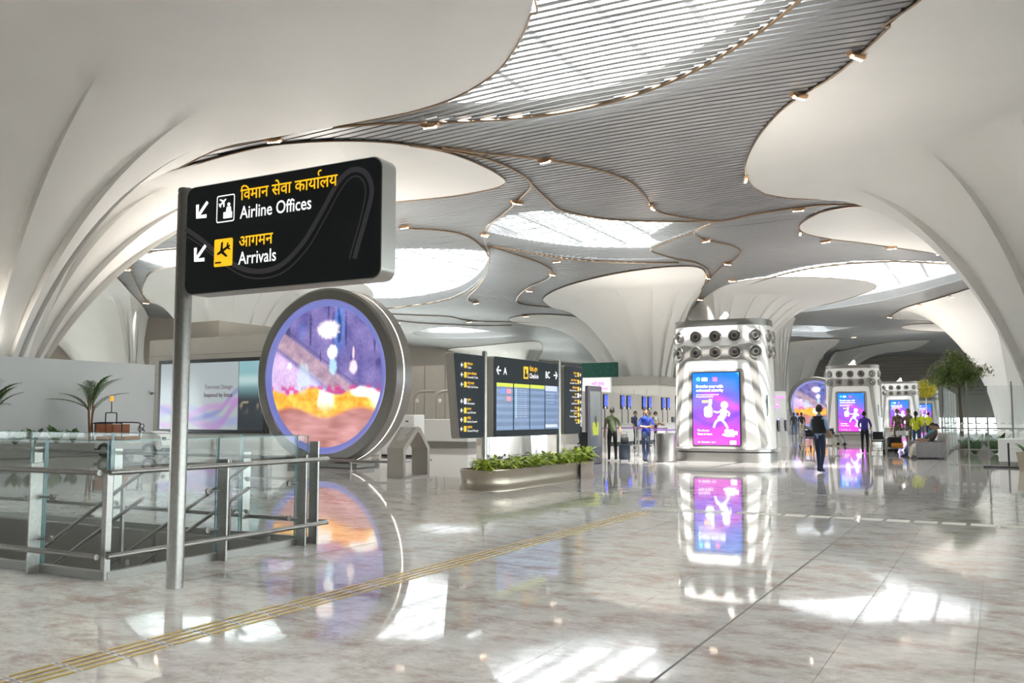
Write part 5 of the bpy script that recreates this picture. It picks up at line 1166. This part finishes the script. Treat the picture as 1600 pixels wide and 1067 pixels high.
# ---------------------------------------------------------------- wheelchairs, trolley, luggage, armchair
def wheelchair(lab, loc, rz):
    Wc = empty('wheelchair', lab, 'wheelchair', loc, rz, 'airport wheelchairs'); BF = mat('blue_frame', (.03, .04, .18), .35, .5)
    for s_ in (-1, 1):
        bm = BM(); tube(bm, [(s_ * .29, .12 + .3 * math.cos(a), .31 + .3 * math.sin(a)) for a in [i * PI / 14 for i in range(28)]], .03, 6, True); w = obj('rear_wheel', bm, mat('tan_tyre', (.42, .37, .27), .7), Wc)
        bm = BM()
        for q in range(8): a = q * PI / 4; tube(bm, [(s_ * .29, .12, .31), (s_ * .29, .12 + .29 * math.cos(a), .31 + .29 * math.sin(a))], .005, 4)
        obj('spokes', bm, STEEL, w)
        bm = BM(); lathe(bm, [(.05, -.02), (.09, -.02), (.09, .02), (.05, .02)], 12, M=Matrix.Translation((s_ * .24, -.38, .09)) @ Matrix.Rotation(PI / 2, 4, 'Y')); obj('caster', bm, RUBBER, Wc)
        bm = BM(); tube(bm, [(s_ * .24, .42, .92), (s_ * .24, .28, .93), (s_ * .24, .22, .5), (s_ * .24, -.3, .5), (s_ * .24, -.38, .2)], .014, 6); tube(bm, [(s_ * .24, .2, .7), (s_ * .24, -.15, .7), (s_ * .24, -.2, .5)], .014, 6); obj('side_frame', bm, BF, Wc)
        bm = BM(); tube(bm, [(s_ * .2, -.3, .5), (s_ * .17, -.5, .12)], .012, 6); box(bm, s_ * .13 - .08, s_ * .13 + .08, -.62, -.46, .1, .12); obj('footrest', bm, BLACK, Wc)
    bm = BM(); box(bm, -.23, .23, -.28, .2, .48, .53, bev=.015); obj('seat', bm, BLK, Wc); bm = BM(); box(bm, -.19, .19, .2, .24, .56, .88, bev=.012); obj('backrest', bm, BLK, Wc)
    return Wc
wheelchair('empty wheelchair pushed by the attendant in the blue polo', pxp(1372, 709), YAW + PI - .3)
wheelchair('wheelchair directly left of the man in the dark vest', pxp(1263, 702), YAW + PI)
wheelchair('wheelchair seen just right of the man in the dark vest', pxp(1305, 697), YAW + 1.9)
wheelchair('parked wheelchair left of the white service desk', (-23.2, 37.6, 0), 1.)
def trolley(lab, loc, rz):
    T = empty('luggage_trolley', lab, 'trolley', loc, rz, 'luggage trolleys')
    bm = BM()
    for x_ in (-.28, -.1, .1, .28): tube(bm, [(x_, -.55, .2), (x_, .4, .22)], .015, 6)
    tube(bm, [(-.28, -.55, .2), (.28, -.55, .2)], .018, 6); tube(bm, [(-.3, .4, .22), (.3, .4, .22)], .018, 6); obj('deck', bm, STEEL, T)
    for s_ in (-1, 1):
        bm = BM(); tube(bm, [(s_ * .28, .4, .22), (s_ * .28, .5, .7), (s_ * .27, .58, 1.0)], .018, 6); obj('upright', bm, STEEL, T)
        bm = BM(); lathe(bm, [(.04, -.025), (.1, -.025), (.1, .025), (.04, .025)], 14, M=Matrix.Translation((s_ * .28, .32, .1)) @ Matrix.Rotation(PI / 2, 4, 'Y')); obj('wheel', bm, RUBBER, T)
    bm = BM(); lathe(bm, [(.04, -.025), (.08, -.025), (.08, .025), (.04, .025)], 14, M=Matrix.Translation((0, -.45, .08)) @ Matrix.Rotation(PI / 2, 4, 'Y')); obj('wheel', bm, RUBBER, T)
    bm = BM(); tube(bm, [(-.3, .58, 1.0), (.3, .58, 1.0)], .025, 8); obj('handle', bm, BLACK, T); bm = BM(); box(bm, -.26, .26, .34, .5, .72, .9); obj('basket', bm, STEEL2, T)
    return T
t1 = pxp(1398, 708); trolley('luggage trolley left of the yellow topped woman', t1, YAW - 1.2)
def bag(nm, lab, x, y, z, sx_, sy_, sz_, m, rz=0):
    b = empty(nm, lab, 'bag', (x, y, z), rz); bm = BM(); box(bm, -sx_ / 2, sx_ / 2, -sy_ / 2, sy_ / 2, 0, sz_, bev=min(sx_, sy_, sz_) * .22); obj('body', bm, m, b, smooth=60); bm = BM(); tube(bm, catmull([(-.08, 0, sz_ - .01), (-.06, 0, sz_ + .05), (.06, 0, sz_ + .05), (.08, 0, sz_ - .01)], False, 4), .012, 6); obj('handle', bm, BLACK, b); return b
bag('duffel_bag', 'black duffel bag on the luggage trolley deck', t1[0], t1[1] - .05, .24, .5, .36, .42, BLK, .4)
bag('parcel', 'orange and blue printed parcel in front on the luggage trolley', t1[0] + .15, t1[1] - .45, .24, .42, .3, .18, cloth('orange', (.7, .25, .03)), .2)
bag('holdall', 'navy holdall behind the luggage trolley', t1[0] - .3, t1[1] + 1.6, .0, .6, .35, .4, NAVY, .2)
sc0 = pxp(976, 721); SCS = empty('suitcase', 'dark wheeled suitcase beside the man in the olive shirt', 'suitcase', sc0, YAW)
bm = BM(); box(bm, -.18, .18, -.12, .12, .06, .58, bev=.04); obj('shell', bm, mat('suitcase_blue', (.03, .04, .06), .4), SCS, smooth=50)
bm = BM(); tube(bm, [(-.1, .1, .6), (-.1, .1, .98), (.1, .1, .98), (.1, .1, .6)], .01, 6); obj('handle', bm, STEEL2, SCS)
for s_ in (-.15, .15):
    bm = BM(); lathe(bm, [(.03, -.015), (.03, .015)], 10, M=Matrix.Translation((s_, 0, .03)) @ Matrix.Rotation(PI / 2, 4, 'Y')); obj('wheel', bm, RUBBER, SCS)
bag('small_bag', 'small dark bag sitting on top of the wheeled suitcase', sc0[0], sc0[1], .585, .26, .2, .24, BLK, YAW)
AC = empty('armchair', 'grey upholstered armchair with a person reclining in it', 'armchair', (*ac[:2], 0), -PI / 2 + .35)
GU = cloth('grey_upholstery', (.23, .22, .23)); LG = cloth('light_upholstery', (.38, .36, .34))
for s_ in (-1, 1):
    bm = BM(); box(bm, s_ * .46 - .06, s_ * .46 + .06, -.5, .5, .04, .6, bev=.03); obj('arm', bm, GU, AC, smooth=50)
bm = BM(); box(bm, -.4, .4, -.5, .45, .1, .42, bev=.03); obj('seat', bm, LG, AC, smooth=50); bm = BM(); box(bm, -.42, .42, .4, .56, .1, .98, bev=.04, M=Matrix.Rotation(-.15, 4, 'X')); obj('backrest', bm, LG, AC, smooth=50)
for s_ in (-.4, .4):
    for t_ in (-.42, .42):
        bm = BM(); lathe(bm, [(.02, 0), (.025, .05)], 8, (s_, t_)); obj('leg', bm, BLACK, AC)
A2 = copy_tree(AC); A2.location = (ac[0] - .2, ac[1] + 1.25, 0); A2.rotation_euler = (0, 0, -PI / 2); A2['label'] = 'second grey armchair, half hidden behind the reclining person'; A2['group'] = AC['group'] = 'grey armchairs'
